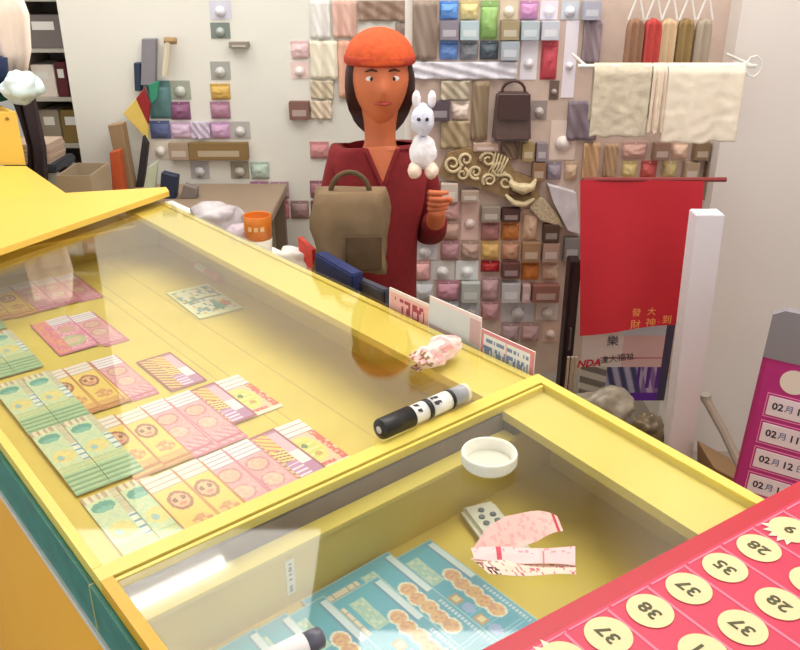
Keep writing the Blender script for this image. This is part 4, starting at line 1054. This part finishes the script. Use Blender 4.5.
# ---------------------------------------------------------------- goods on the back wall, left part
GWL = 'goods hung on the back wall'
for r in [
 ('card', 210, 0, 231, 20, (206, 206, 220), 'pale lilac card high on the wall', 3.1), ('card', 211, 22, 230, 39, (122, 134, 128), 'grey green card with yellow tip high on the wall', 3.1),
 ('box', 230, 41, 250, 48, (140, 130, 116), 'small grey brown box on the wall', 3.1), ('card', 211, 61, 230, 80, (166, 166, 160), 'grey card above the amber packet', 3.1), ('packet', 211, 83, 230, 100, (206, 168, 88), 'amber packet on the wall', 3.1),
 ('packet', 150, 80, 170, 119, (92, 132, 134), 'teal packet beside the hanging flag', 3.1), ('card', 171, 80, 190, 100, (160, 166, 152), 'sage grey card right of the teal packet', 3.1),
 ('packet', 171, 101, 190, 120, (136, 88, 122), 'plum packet right of the teal packet', 3.1), ('packet', 151, 120, 170, 139, (90, 100, 142), 'slate blue packet below the teal one', 3.1),
 ('packet', 171, 121, 191, 139, (208, 182, 206), 'pale lilac packet below the plum packet', 3.1), ('cloth', 192, 121, 210, 139, (204, 192, 212), 'lavender cloth between two lilac packets', 3.1), ('packet', 211, 101, 230, 119, (172, 126, 148), 'dusty mauve packet on the wall', 3.1),
 ('packet', 211, 121, 230, 139, (196, 158, 192), 'orchid packet below the dusty mauve one', 3.1), ('card', 231, 121, 250, 139, (180, 176, 174), 'light grey card right of the orchid packet', 3.1),
 ('card', 151, 141, 170, 159, (232, 222, 208), 'cream card left of the brown strip', 3.1), ('box', 171, 141, 190, 159, (170, 148, 126), 'light brown box at the left of the brown strip', 3.1),
 ('box', 191, 141, 249, 159, (136, 110, 68), 'long olive brown box on the wall', 3.1), ('card', 191, 161, 209, 179, (178, 176, 178), 'grey card under the brown strip', 3.1), ('card', 231, 161, 249, 179, (154, 146, 130), 'khaki grey card under the brown strip', 3.1),
 ('packet', 251, 161, 269, 179, (176, 194, 182), 'mint packet on the wall', 3.1), ('packet', 251, 181, 269, 198, (178, 120, 156), 'purple pink packet below the mint one', 3.1), ('packet', 271, 181, 289, 199, (180, 148, 160), 'mauve grey packet beside the purple pink one', 3.1),
 ('card', 251, 200, 269, 214, (242, 232, 236), 'white card just above the orange can', 3.1), ('packet', 271, 200, 289, 219, (210, 124, 134), 'rose red packet on the wall', 3.1), ('packet', 291, 200, 309, 219, (160, 130, 130), 'grey brown packet by the person', 3.1),
 ('packet', 291, 40, 309, 59, (222, 190, 192), 'pale pink packet on the wall', 3.1), ('card', 291, 61, 309, 79, (232, 206, 200), 'blush card below the pale pink packet', 3.1), ('box', 290, 100, 310, 119, (132, 94, 84), 'reddish brown box on the wall', 3.1),
 ('cloth', 311, 0, 330, 39, (228, 226, 222), 'white cloth high on the wall left of the pink one', 3.1), ('cloth', 311, 40, 338, 79, (234, 226, 206), 'ivory cloth below the white cloth', 3.1), ('cloth', 311, 80, 334, 99, (204, 190, 164), 'sand cloth below the ivory cloth', 3.1), ('cloth', 311, 100, 332, 119, (222, 204, 180), 'cream tan cloth below the sand one', 3.1),
 ('cloth', 333, 0, 357, 38, (218, 178, 164), 'dusty pink cloth high on the wall', 3.1), ('cloth', 339, 40, 357, 98, (226, 174, 150), 'salmon cloth left of the person', 3.1),
 ('packet', 310, 141, 329, 159, (204, 140, 142), 'rose packet beside the person', 3.1), ('packet', 310, 180, 330, 198, (156, 108, 118), 'dull wine packet beside the person', 3.1), ('packet', 311, 200, 330, 219, (132, 74, 80), 'wine coloured packet under the dull one', 3.1),
 ('cloth', 358, 0, 411, 21, (152, 126, 110), 'taupe brown cloth above the person', 3.1), ('cloth', 395, 22, 411, 95, (140, 122, 112), 'grey brown cloth behind the person', 3.1),
]: G(*r[:7], Y=r[7], grp=GWL)
# rolled and hanging things at the left of the wall
def hang(name, pxs, c, d, label, cat, Y=3.099): return polyslab(name, pxs, c, d, label, cat, Y=Y)
hang('grey_folder', [(144, 38), (158, 38), (157, 85), (143, 84)], (136, 132, 140), .03, 'grey plastic folder hanging high on the wall', 'folder')
hang('dark_pouch', [(136, 62), (142, 62), (143, 90), (137, 90)], (40, 56, 80), .03, 'narrow dark blue pouch left of the grey folder', 'pouch')
hang('paper_fan', [(124, 113), (137, 98), (149, 124), (149, 140)], (226, 196, 100), .012, 'yellow pennant with dark red top hanging on the wall', 'pennant', Y=3.06)
hang('red_pennant', [(137, 98), (145, 88), (151, 104), (149, 124)], (150, 30, 34), .014, 'dark red pennant beside the yellow one', 'pennant', Y=3.06)
hang('green_cloth', [(149, 84), (160, 80), (158, 98), (152, 104)], (50, 140, 110), .012, 'green cloth piece hanging beside the red pennant', 'cloth', Y=3.06)
t = thing('wooden_stick', 'short pale wooden stick with brown knob on the wall', 'stick', tuple(Q(165, 76, 3.07)))
bm = bmesh.new(); tp = Q(168, 42, 3.07)-Q(165, 76, 3.07); tube(bm, [(0, 0, 0), tp], .012, 8); bm_obj('shaft', bm, C_((216, 206, 184), .6), t); bm = bmesh.new(); tube(bm, [tp+Vector((-.012, 0, .004)), tp+Vector((.03, 0, .004))], .012, 8); bm_obj('knob', bm, C_((160, 130, 90), .6), t)

# back table, in front of the white wall
ztab = .70
t = thing('back_table', 'low brown table behind the counter against the white wall', 'table', (-1.05, 2.8, 0))
bm = bmesh.new(); box(bm, (-.12, -.14, ztab-.03), (.62, .28, ztab), .003); bm_obj('table_top', bm, C_((150, 130, 110), .6), t)
for sx in (-.095, .59):
    for sy in (-.11, .25):
        bm = bmesh.new(); box(bm, (sx-.02, sy-.02, 0), (sx+.02, sy+.02, ztab-.03)); bm_obj('leg', bm, C_((120, 104, 90), .6), t)
def standing(name, pxs, c, d, label, cat, Y, m=None):
    """object standing on the back table: lower points are put on the table top"""
    pts = [Q(x, y, Y) for x, y in pxs]
    for p in pts[:2]: p.z = ztab+.0005
    bm = bmesh.new(); slab(bm, pts, Vector((0, -d, 0))); bmesh.ops.bevel(bm, geom=bm.edges[:], offset=.002, segments=1, affect='EDGES')
    o = bm_obj(name, bm, m or C_(c, .6)); return tag(o, label, cat)
standing('cardboard_tube', [(126, 190), (138, 190), (126, 121), (112, 123)], (156, 128, 96), .05, 'tall brown cardboard roll leaning on the wall', 'roll', 3.05)
standing('orange_box', [(116, 190), (128, 190), (123, 148), (113, 150)], (190, 86, 44), .04, 'tall orange box standing before the cardboard roll', 'box', 2.98)
standing('dark_umbrella', [(139, 192), (146, 192), (150, 143), (145, 134)], (44, 40, 44), .03, 'dark folded umbrella beside the cardboard roll', 'umbrella', 3.05)
standing('green_file', [(144, 192), (156, 192), (159, 160), (149, 166)], (196, 204, 180), .02, 'pale green file leaning by the umbrella', 'file', 2.95)
standing('navy_box', [(162, 195), (178, 195), (180, 174), (164, 170)], (36, 46, 72), .04, 'navy blue box near the end of the back table', 'box', 2.90)
standing('grey_box', [(183, 200), (200, 205), (199, 186), (186, 182)], (128, 118, 114), .04, 'small grey box behind the case corner', 'box', 2.90)
# open cardboard box
ca, cb = Q(58, 190, 2.72), Q(92, 190, 2.72)
t = thing('cardboard_box', 'open cardboard box with a small yellow packet in it behind the wedge board', 'box', (ca.x, 2.72, ztab+.0005))
w_, h_ = cb.x-ca.x, Q(80, 176, 2.72).z-ztab
CB = C_((176, 158, 132), .7)
for nm, lo, hi in (('side', (0, 0, 0), (w_, .004, h_)), ('side', (0, .19, 0), (w_, .194, h_+.0)), ('side', (0, .0045, 0), (.004, .1895, h_)), ('side', (w_-.004, .0045, 0), (w_, .1895, h_)), ('bottom', (.0045, .0045, 0), (w_-.0045, .1895, .004))):
    bm = bmesh.new(); box(bm, lo, hi); bm_obj(nm, bm, CB, t)

# far left: shelf with books, cloths
YS = 3.25
sx0, sx1 = Q(28, 100, YS).x, WX0-.004
t = thing('bookshelf', 'narrow shelf of papers and books left of the white wall', 'shelf', ((sx0+sx1)/2, YS+.12, 0))
hw = (sx1-sx0)/2
for z in (.62, .80, .98, 1.16, 1.34, 1.52):
    bm = bmesh.new(); box(bm, (-hw+.0155, -.12, z), (hw-.0155, .115, z+.012)); bm_obj('shelf_board', bm, C_((176, 170, 158), .6), t)
for k in (-1, 1):
    bm = bmesh.new(); box(bm, (k*hw-(.015 if k > 0 else 0), -.12, 0), (k*hw+(0 if k > 0 else .015), .12, 1.7)); bm_obj('side_panel', bm, C_((150, 140, 128), .6), t)
bm = bmesh.new(); box(bm, (-hw+.0155, .1155, 0), (hw-.0155, .12, 1.7)); bm_obj('rear_panel', bm, C_((120, 108, 98), .6), t)
shelf_items = [(1.352, [((184, 192, 200), .10, .5), ((190, 150, 150), .09, .45)]), (1.172, [((112, 102, 98), .12, .9), ]), (.992, [((222, 210, 198), .12, .5), ((86, 10, 24), .13, .25), ((130, 104, 120), .1, .2)]), (.812, [((150, 138, 120), .13, .45), ((128, 104, 50), .13, .45)]), (.632, [((200, 160, 130), .04, .9)])]
names_ = ['top shelf', 'second shelf', 'third shelf', 'fourth shelf', 'lowest visible shelf']
cn = {(184, 192, 200): 'pale blue grey', (190, 150, 150): 'dusty pink', (112, 102, 98): 'wide grey brown', (222, 210, 198): 'cream', (86, 10, 24): 'dark wine', (130, 104, 120): 'mauve', (150, 138, 120): 'khaki', (128, 104, 50): 'ochre', (200, 160, 130): 'flat peach'}
for (z, its), nm in zip(shelf_items, names_):
    x = sx0+.018
    for c, hh_, fr in its:
        wd = (2*hw-.04)*fr; bm = bmesh.new(); box(bm, (0, 0, 0), (wd-.004, .15, hh_), .002)
        b_ = thing('book_box', '%s file box on the %s of the bookshelf' % (cn[c], nm), 'box', (x, YS+.03, z+.0005), 'file boxes in the bookshelf'); bm_obj('case', bm, C_(c, .6), b_)
        bm = bmesh.new(); box(bm, (wd*.2, -.0012, hh_*.55), (wd*.7, -.0002, hh_*.8)); bm_obj('spine_label', bm, C_((226, 222, 214), .6), b_); x += wd
# papers on a black stool in front of shelf
t = thing('stool', 'grey stool with black seat before the bookshelf', 'stool', (Q(58, 180, 3.0).x-.05, 3.0, 0))
zs = Q(58, 162, 2.95).z
bm = bmesh.new(); box(bm, (-.10, -.1, zs-.03), (.09, .1, zs), .006); bm_obj('seat', bm, C_((58, 62, 72), .5), t)
for sx in (-.085, .075):
    for sy in (-.08, .08):
        bm = bmesh.new(); box(bm, (sx-.012, sy-.012, 0), (sx+.012, sy+.012, zs-.0305)); bm_obj('leg', bm, C_((176, 174, 168), .5), t)
bm = bmesh.new(); box(bm, (-.07, -.085, .5), (.06, -.08, zs-.031)); bm_obj('apron', bm, C_((190, 188, 180), .5), t)
bm = bmesh.new(); sp = Q(60, 158, 2.95)
for k in range(5): box(bm, (-.075, -.08, k*.014), (.065+.004*(k % 2), .07, k*.014+.012))
o = bm_obj('paper_stack', bm, C_((206, 180, 160), .7)); o.location = (t.location.x, t.location.y, zs+.0005); tag(o, 'stack of pinkish papers on the grey stool', 'papers')
standingY = 2.9
# cream garment and white bundle at far left
YG = 2.75
def drape(name, pxs0, pxs1, c, label, cat, Y, seed=1, d=.05):
    n_ = len(pxs0); bm = bmesh.new(); m_ = 16; rows_ = []
    for side in (0, 1):
        for k in range(n_):
            a, b = Q(*pxs0[k], Y), Q(*pxs1[k], Y); row = []
            for i in range(m_+1):
                u = i/m_; p = a.lerp(b, u); p.y += (-d if side == 0 else d)*math.sin(PI*u)**.5+.012*math.sin(u*17+k*.6+seed)
                row.append(bm.verts.new(p))
            rows_.append(row)
    for side in (0, 1):
        for k in range(n_-1):
            for i in range(m_): bm.faces.new((rows_[side*n_+k][i], rows_[side*n_+k][i+1], rows_[side*n_+k+1][i+1], rows_[side*n_+k+1][i]))
    for k in range(n_-1):
        for e in (0, m_): bm.faces.new((rows_[k][e], rows_[k+1][e], rows_[n_+k+1][e], rows_[n_+k][e]))
    for k in (0, n_-1):
        for i in range(m_): bm.faces.new((rows_[k][i], rows_[k][i+1], rows_[n_+k][i+1], rows_[n_+k][i]))
    o = bm_obj(name, bm, mat('drape_%d' % seed, c, .9, noise_amt=.06, nscale=12), None, True); return tag(o, label, cat)
drape('hanging_blouse', [(-30, -20), (-25, 20), (-10, 50), (6, 72)], [(18, -20), (30, 15), (31, 50), (26, 75)], (232, 214, 200), 'cream lace blouse hanging at the upper left edge', 'blouse', YG, 1)
lump('cloth_bundle', tuple(Q(22, 87, 2.62)), (.055, .05, .045), mat('white_cloth', (212, 228, 230), .9, noise_amt=.05, bump=.4, nscale=20), 'white crumpled cloth bundle hanging above the yellow box', 'cloth', 5, amp=.35)
drape('navy_bag', [(-20, 55), (-20, 84)], [(6, 58), (8, 84)], (28, 40, 74), 'navy cloth at the left edge under the blouse', 'cloth', 2.66, 3, .03)
drape('teal_bag', [(-20, 85), (-20, 104)], [(8, 85), (9, 100)], (12, 84, 78), 'dark teal bag at the left edge behind the yellow box', 'bag', 2.64, 4, .03)
drape('dark_coat', [(12, 96), (28, 140), (30, 230)], [(34, 100), (44, 150), (50, 230)], (44, 30, 34), 'dark garment hanging behind the yellow box', 'coat', 2.8, 5, .04)
standing('brown_board', [(46, 190), (52, 190), (38, 128), (33, 132)], (110, 70, 50), .02, 'brown board leaning beside the stool', 'board', 2.7) if False else None

# ---------------------------------------------------------------- things on a small shelf right behind the far case edge
t = thing('back_shelf', 'narrow white shelf right behind the far end of the case', 'shelf', tuple(ST(1.85, 1.0, 0)))
inv = Matrix.Translation(-t.location)
bm = bmesh.new(); stbox(bm, 1.36, 2.3, .90, 1.02, .80, .815); bm.transform(inv); bm_obj('shelf_board', bm, WHITE, t)
for s in (1.40, 2.26):
    bm = bmesh.new(); stbox(bm, s-.015, s+.015, .92, 1.0, 0, .7995); bm.transform(inv); bm_obj('upright', bm, WHITE, t)
ZS = .8155
def on_shelf(px, py, t_):     # s on plane t, returns point at shelf height
    s, z = sST(px, py, t_); return ST(s, t_, ZS), z
p, zt_ = on_shelf(257, 215, .965)
t = thing('paper_cup', 'orange can with a white rim standing behind the case', 'can', tuple(p))
hc = zt_-ZS
bm = bmesh.new(); lathe(bm, [(.028, 0), (.030, .002), (.033, hc*.42)], 32); bm_obj('white_base', bm, C_((236, 230, 214), .4), t, True)
bm = bmesh.new(); lathe(bm, [(.0325, hc*.43), (.034, hc), (.033, hc+.001), (.0325, hc-.002), (.030, hc*.5)], 32); bm_obj('orange_sleeve', bm, C_((222, 126, 40), .4), t, True)
for k in range(3):
    a = -2.0+k*.45; bm = bmesh.new(); c = Vector((math.cos(a)*.0338, math.sin(a)*.0338, hc*.72)); e = Vector((-math.sin(a), math.cos(a), 0)); slab(bm, [c-e*.005-Vector((0, 0, .005)), c+e*.005-Vector((0, 0, .005)), c+e*.005+Vector((0, 0, .006)), c-e*.005+Vector((0, 0, .006))], Vector((math.cos(a), math.sin(a), 0))*.0008); bm_obj('sleeve_mark', bm, C_((240, 200, 150), .5), t)
CLEAR = mat('clear_bag_plastic', (222, 214, 220), .2, trans=.45, bump=.5, nscale=12)
p, z_ = on_shelf(215, 200, .96); h = z_-ZS
lump('plastic_bag', (p.x, p.y, ZS+h*.5), (.075, .05, h*.42), CLEAR, 'clear plastic bag behind the case left of the orange can', 'bag', 9, amp=.3)
p, z_ = on_shelf(240, 222, .955); h = z_-ZS
lump('plastic_bag', (p.x, p.y, ZS+h*.5), (.045, .035, h*.42), mat('mauve_plastic', (214, 196, 212), .25, trans=.3, bump=.4), 'smaller mauve tinted plastic bag touching the orange can', 'bag', 11, amp=.3)
p, z_ = on_shelf(292, 242, .955)
lump('crumpled_paper', (p.x, p.y, ZS+.03), (.05, .03, .028), mat('crumpled_white', (232, 226, 224), .8, bump=.6, nscale=20), 'crumpled white paper behind the case right of the orange can', 'paper', 13, amp=.45)
sa, za = sST(298, 237, .965); sb, zb_ = sST(312, 250, .965)
bm = bmesh.new(); slab(bm, [ST(sa, .965, ZS), ST(sb, .965, ZS), ST(sb, .965, zb_), ST(sa, .965, za)], B*.01); tag(bm_obj('red_card', bm, C_((214, 60, 50), .5)), 'small red card standing behind the crumpled paper', 'card')
sa, za = sST(314, 253, .93); sb, zb_ = sST(352, 275, .93)
bm = bmesh.new(); slab(bm, [ST(sa, .93, ZS), ST(sb, .93, ZS), ST(sb, .93, zb_), ST(sa, .93, za)], B*.03); bmesh.ops.bevel(bm, geom=bm.edges[:], offset=.003, segments=2, affect='EDGES'); tag(bm_obj('blue_pouch', bm, mat('navy_fabric', (30, 40, 92), .7, noise_amt=.3, nscale=40)), 'navy blue pouch on the shelf behind the case', 'pouch')
sa, za = sST(354, 278, .95); sb, zb_ = sST(384, 291, .95)
bm = bmesh.new(); slab(bm, [ST(sa, .95, ZS), ST(sb, .95, ZS), ST(sb, .95, zb_), ST(sa, .95, za)], B*.02); bmesh.ops.bevel(bm, geom=bm.edges[:], offset=.003, segments=2, affect='EDGES'); tag(bm_obj('grey_case', bm, mat('grey_black', (70, 70, 84), .4, noise_amt=.5, nscale=30)), 'dark grey glasses case on the shelf beside the navy pouch', 'case')

# white plush toy right of the person
WT = mat('plush_white', (238, 232, 236), .95, bump=.5, nscale=80)
# ---------------------------------------------------------------- seated person
def skin(name, verts, edges, radii, m, parent, sub=2, root=0):
    me = bpy.data.meshes.new(name); me.from_pydata(verts, edges, []); o = link(name, me, parent)
    md = o.modifiers.new('skin', 'SKIN')
    if not me.skin_vertices: 
        bpy.context.view_layer.objects.active = o
    sv = me.skin_vertices[0].data if me.skin_vertices else None
    if sv is None:
        bm = bmesh.new(); bm.from_mesh(me); bm.verts.layers.skin.verify(); bm.to_mesh(me); bm.free(); sv = me.skin_vertices[0].data
    for i, r in enumerate(radii):
        sv[i].radius = (r, r) if not isinstance(r, tuple) else r; sv[i].use_root = (i == root)
    s = o.modifiers.new('sub', 'SUBSURF'); s.levels = sub; s.render_levels = sub
    bpy.context.view_layer.update()
    dg = bpy.context.evaluated_depsgraph_get(); me2 = bpy.data.meshes.new_from_object(o.evaluated_get(dg))
    o.modifiers.clear(); o.data = me2; me2.materials.clear(); me2.materials.append(m)
    for p_ in me2.polygons: p_.use_smooth = True
    return o
hc_ = Q(380, 78, 1.98)
PS = .90; zH = hc_.z/PS
pr = thing('person', 'person in orange cap and dark red V-neck top seated behind the counter', 'person', (hc_.x, hc_.y, 0))
pr.scale = (PS, PS, PS); pr.rotation_euler = (0, 0, math.radians(6))       # faces the camera, turned to the right
SK = mat('skin_tone', (206, 112, 70), .55, noise_amt=.04, sss=.15)
zN = zH-.140; zP = .56
# local: -y is forward
V = [(0, 0, zP), (0, .0, zP+.16), (0, .005, zN-.12), (0, .018, zN-.01), (0, .002, zH-.06), (0, 0, zH), (0, 0, zH+.06),
     (-.105, .02, zN-.075), (-.14, .04, zN-.33), (-.12, -.16, zN-.43), (-.10, -.21, zN-.43),
     (.105, .02, zN-.075), (.145, .05, zN-.31), (.135, -.13, zN-.20), (.13, -.165, zN-.165),
     (-.09, -.02, zP), (-.10, -.36, zP+.0), (-.10, -.38, .12), (-.10, -.44, .045),
     (.09, -.02, zP), (.10, -.36, zP+.0), (.10, -.38, .12), (.10, -.44, .045)]
E_ = [(0, 1), (1, 2), (2, 3), (3, 4), (4, 5), (5, 6), (2, 7), (7, 8), (8, 9), (9, 10), (2, 11), (11, 12), (12, 13), (13, 14), (0, 15), (15, 16), (16, 17), (17, 18), (0, 19), (19, 20), (20, 21), (21, 22)]
R_ = [.085, .070, .062, .043, .054, .078, .062, .036, .034, .026, .022, .036, .034, .026, .022, .075, .055, .035, .03, .075, .055, .035, .03]
skin('body', V, E_, R_, SK, pr)
TOP = mat('dark_red_knit', (124, 20, 26), .85, noise_amt=.12, nscale=60)
skin('top', [V[0], V[1], V[2], (0, .02, zN-.055), V[7], V[8], (-.122, -.14, zN-.426), V[11], V[12], (.136, -.11, zN-.212)], [(0, 1), (1, 2), (2, 3), (2, 4), (4, 5), (5, 6), (2, 7), (7, 8), (8, 9)], [.118, .108, .106, .062, .060, .048, .036, .058, .048, .036], TOP, pr, sub=4)
tp_ = pr.children[-1] if pr.children[-1].name.startswith('top') else [c for c in pr.children if c.name.startswith('top')][0]
tp_.data.materials.append(SK)
for p_ in tp_.data.polygons:
    c_ = p_.center
    if c_.y < .02 and abs(c_.x) < min(.046, (c_.z-(zN-.135))*.42): p_.material_index = 1
    if c_.z > zN-.025+abs(c_.x)*.3 and abs(c_.x) < .058: p_.material_index = 1
skin('trousers', [V[0], V[15], V[16], V[17], V[19], V[20], V[21]], [(0, 1), (1, 2), (2, 3), (0, 4), (4, 5), (5, 6)], [.12, .092, .07, .05, .092, .07, .05], mat('navy_trousers', (36, 42, 84), .8, noise_amt=.1), pr)
from mathutils.bvhtree import BVHTree
bt = BVHTree.FromPolygons([v.co for v in tp_.data.vertices], [tuple(p_.vertices) for p_ in tp_.data.polygons])
def onto(x, z):
    h_ = bt.ray_cast(Vector((x, -.5, z)), Vector((0, 1, 0)))[0]; return h_-Vector((0, .001, 0)) if h_ else None
vp = [onto(sx*min(.046, k*.0053)*1.0, zN-.137+abs(k)*.0053/.42) for sx, k in [(-1, q) for q in range(9, 0, -1)]+[(1, q) for q in range(0, 10)]]
vp = [p_ for p_ in vp if p_]
bm = bmesh.new(); tube(bm, vp, .0065, 8); bm_obj('collar', bm, TOP, pr, True)
# fingers: one hand on the lap, the other closed round the toy
for k in range(4):
    b0 = Vector((-.082-.013*k, -.215, zN-.43)); L_ = (.05, .058, .054, .042)[k]
    bm = bmesh.new(); tube(bm, [b0, b0+Vector((.006, -L_*.5, -.004)), b0+Vector((.012, -L_*.85, -.022)), b0+Vector((.014, -L_*.9, -.036))], [.0085, .008, .007, .005], 8); bm_obj('finger', bm, SK, pr, True)
b0 = Vector((-.080, -.205, zN-.425)); bm = bmesh.new(); tube(bm, [b0, b0+Vector((.02, -.012, .004)), b0+Vector((.03, -.035, -.004))], [.011, .0095, .007], 8); bm_obj('thumb', bm, SK, pr, True)
for k in range(4):
    b0 = Vector((.112, -.165, zN-.165+.014*k)); L_ = (.042, .054, .058, .05)[k]
    bm = bmesh.new(); tube(bm, [b0, b0+Vector((.0, -L_*.55, .006)), b0+Vector((.018, -L_*.9, .010)), b0+Vector((.040, -L_*.95, .012))], [.0085, .008, .007, .005], 8); bm_obj('finger', bm, SK, pr, True)
b0 = Vector((.145, -.165, zN-.15)); bm = bmesh.new(); tube(bm, [b0, b0+Vector((.014, -.02, .012)), b0+Vector((.010, -.042, .020))], [.011, .0095, .007], 8); bm_obj('thumb', bm, SK, pr, True)
# face
bm = bmesh.new(); bmesh.ops.create_icosphere(bm, subdivisions=4, radius=1)
for v in bm.verts:
    x, y, z = v.co; jaw = 1-.20*max(0, -z)**1.3
    v.co = Vector((x*.074*jaw, y*.092*(1-.1*max(0, -z))-.004, z*.115))
    if y < 0:
        v.co.y -= .024*math.exp(-((x/.13)**2+((z+.17)/.17)**2))            # nose
        v.co.y += .008*math.exp(-(((abs(x)-.38)/.16)**2+((z-.08)/.12)**2))  # eye sockets
        v.co.y -= .006*math.exp(-((x/.30)**2+((z+.48)/.09)**2))            # lips
        v.co.y -= .008*math.exp(-((x/.3)**2+((z+.85)/.15)**2))             # chin
    v.co += Vector((0, 0, zH))
bm_obj('face', bm, SK, pr, True)
for sx in (-1, 1):
    bm = bmesh.new(); bmesh.ops.create_uvsphere(bm, u_segments=14, v_segments=8, radius=.0115); bm.transform(Matrix.Diagonal((1.25, 1, .8, 1))); bm.transform(Matrix.Translation((sx*.029, -.0735, zH+.008))); e_ = bm_obj('eye', bm, C_((236, 226, 220), .2), pr, True)
    bm = bmesh.new(); bmesh.ops.create_uvsphere(bm, u_segments=12, v_segments=8, radius=.0055); bm.transform(Matrix.Translation((sx*.028, -.081, zH+.008))); bm_obj('iris', bm, C_((40, 24, 20), .2), e_, True)
    bm = bmesh.new(); tube(bm, [(sx*.014, -.090, zH+.027), (sx*.028, -.090, zH+.031), (sx*.043, -.080, zH+.026)], [.002, .003, .0015], 6); bm_obj('eyebrow', bm, C_((70, 30, 20), .8), pr, True)
    bm = bmesh.new(); lathe(bm, [(.0, -.006), (.017, -.004), (.021, 0), (.017, .004), (0, .003)], 14, (0, 0, 0), Matrix.Rotation(PI/2, 3, 'Y')); bm.transform(Matrix.Diagonal((1, .75, 1.35, 1))); bm.transform(Matrix.Translation((sx*.076, .004, zH-.005))); bm_obj('ear', bm, SK, pr, True)
bm = bmesh.new(); tube(bm, [(-.022, -.083, zH-.053), (-.008, -.094, zH-.051), (0, -.095, zH-.053), (.008, -.094, zH-.051), (.022, -.083, zH-.053)], [.0015, .004, .0045, .004, .0015], 8); bm_obj('mouth', bm, C_((170, 60, 50), .5), pr, True)
HR = mat('dark_hair', (52, 20, 18), .6, noise_amt=.3, nscale=90)
bm = bmesh.new(); bmesh.ops.create_icosphere(bm, subdivisions=4, radius=1)
for v in list(bm.verts):
    x, y, z = v.co; v.co = Vector((x*.092, y*.104+.014, z*.135-.022))+Vector((0, 0, zH))
    v.co.y = max(v.co.y, -.026 if v.co.z > zH-.03 else -.026+min(.045, (zH-.03-v.co.z)*.8))
for v in bm.verts: v.co += Vector((noise.noise(v.co*60)*.003, 0, 0))
bm_obj('hair', bm, HR, pr, True)
bm = bmesh.new(); bmesh.ops.create_icosphere(bm, subdivisions=4, radius=1)
for v in bm.verts:
    x, y, z = v.co; v.co = Vector((x*.090, y*.109+.004, max(z, -.05)*.080+.045))+Vector((0, 0, zH)); 
CAP = mat('orange_knit_cap', (206, 82, 34), .85, noise_amt=.15, nscale=50, bump=.4)
bm_obj('cap', bm, CAP, pr, True)
bm = bmesh.new(); lathe(bm, [(.087, 0), (.092, .004), (.093, .020), (.089, .023), (.085, .020)], 40); bm.transform(Matrix.Translation((0, .004, zH+.036)) @ Matrix.Diagonal((1, 1.16, 1, 1))); bm_obj('cap_band', bm, mat('rust_knit', (176, 56, 30), .85, noise_amt=.15, nscale=50), pr, True)
t = thing('plush_toy', 'white plush toy held up in the hand of the seated person', 'toy', tuple(Q(423, 152, hc_.y-.21*PS-.05)))
k_ = (Q(434, 150, 1.76).x-Q(424, 150, 1.76).x)/10
lump('body', (0, 0, 0), (13*k_, .04, 17*k_), WT, seed=2, amp=.12, parent=t)
lump('head', (-1*k_, -.005, 32*k_), (11*k_, .035, 15*k_), mat('plush_blue_white', (220, 220, 238), .95, bump=.5, nscale=80), seed=4, amp=.10, parent=t)
lump('ear', (8*k_, 0, 51*k_), (4*k_, .015, 8*k_), WT, seed=6, amp=.1, parent=t); lump('ear', (-7*k_, 0, 51*k_), (4*k_, .015, 8*k_), WT, seed=7, amp=.1, parent=t)
lump('leg', (8*k_, -.02, -16*k_), (7*k_, .03, 8*k_), mat('plush_cream', (234, 208, 190), .95), seed=8, amp=.1, parent=t); lump('leg', (-8*k_, -.02, -16*k_), (7*k_, .03, 8*k_), mat('plush_cream', (234, 208, 190), .95), seed=9, amp=.1, parent=t)
for sx in (-1, 1):
    bm = bmesh.new(); bmesh.ops.create_uvsphere(bm, u_segments=10, v_segments=6, radius=.004); bm.transform(Matrix.Translation((sx*4*k_-k_, -.040, 35*k_))); bm_obj('eye', bm, BLACK, t, True)

# stool under the person
t = thing('stool', 'round dark stool under the seated person', 'stool', (hc_.x, hc_.y, 0))
zP = zP*PS-.01
bm = bmesh.new(); lathe(bm, [(.15, zP-.16), (.16, zP-.15), (.16, zP-.125), (.15, zP-.115), (0, zP-.115)], 32); bm_obj('seat', bm, C_((70, 60, 60), .5), t)
for k in range(4):
    a = k*PI/2+.6; bm = bmesh.new(); tube(bm, [(math.cos(a)*.12, math.sin(a)*.12, zP-.16), (math.cos(a)*.16, math.sin(a)*.16, 0)], .012, 8); bm_obj('leg', bm, ALU, t)
# olive bag held on the lap
t = thing('tote_bag', 'olive brown cloth bag held on the lap of the seated person', 'bag', tuple(Q(352, 264, 1.77)))
a, b = Q(314, 262, 1.77), Q(390, 188, 1.77); w2 = (b.x-a.x)/2; hh = b.z-a.z
bm = bmesh.new(); box(bm, (-w2, -.05, 0), (w2, .05, hh)); bmesh.ops.subdivide_edges(bm, edges=bm.edges[:], cuts=6, use_grid_fill=True)
for v in bm.verts:
    v.co += Vector((noise.noise(v.co*14), noise.noise(v.co*14+Vector((5, 0, 0))), 0))*.02; v.co.y *= 1.15-.5*v.co.z/hh; v.co.x *= 1-.12*v.co.z/hh
bm_obj('body', bm, mat('olive_cloth', (128, 104, 76), .85, noise_amt=.18, nscale=14), t, True)
bm = bmesh.new(); box(bm, (-w2*.1, -.068, hh*.05), (w2*.8, -.06, hh*.5), .002); bm_obj('pocket', bm, mat('dark_olive_cloth', (92, 70, 46), .85, noise_amt=.15), t)
bm = bmesh.new(); tube(bm, [(math.cos(PI*k/10)*w2*.5, .0, hh-.01+math.sin(PI*k/10)*.05) for k in range(11)], .006, 8); bm_obj('strap', bm, mat('dark_olive_cloth', (92, 70, 46), .85), t, True)
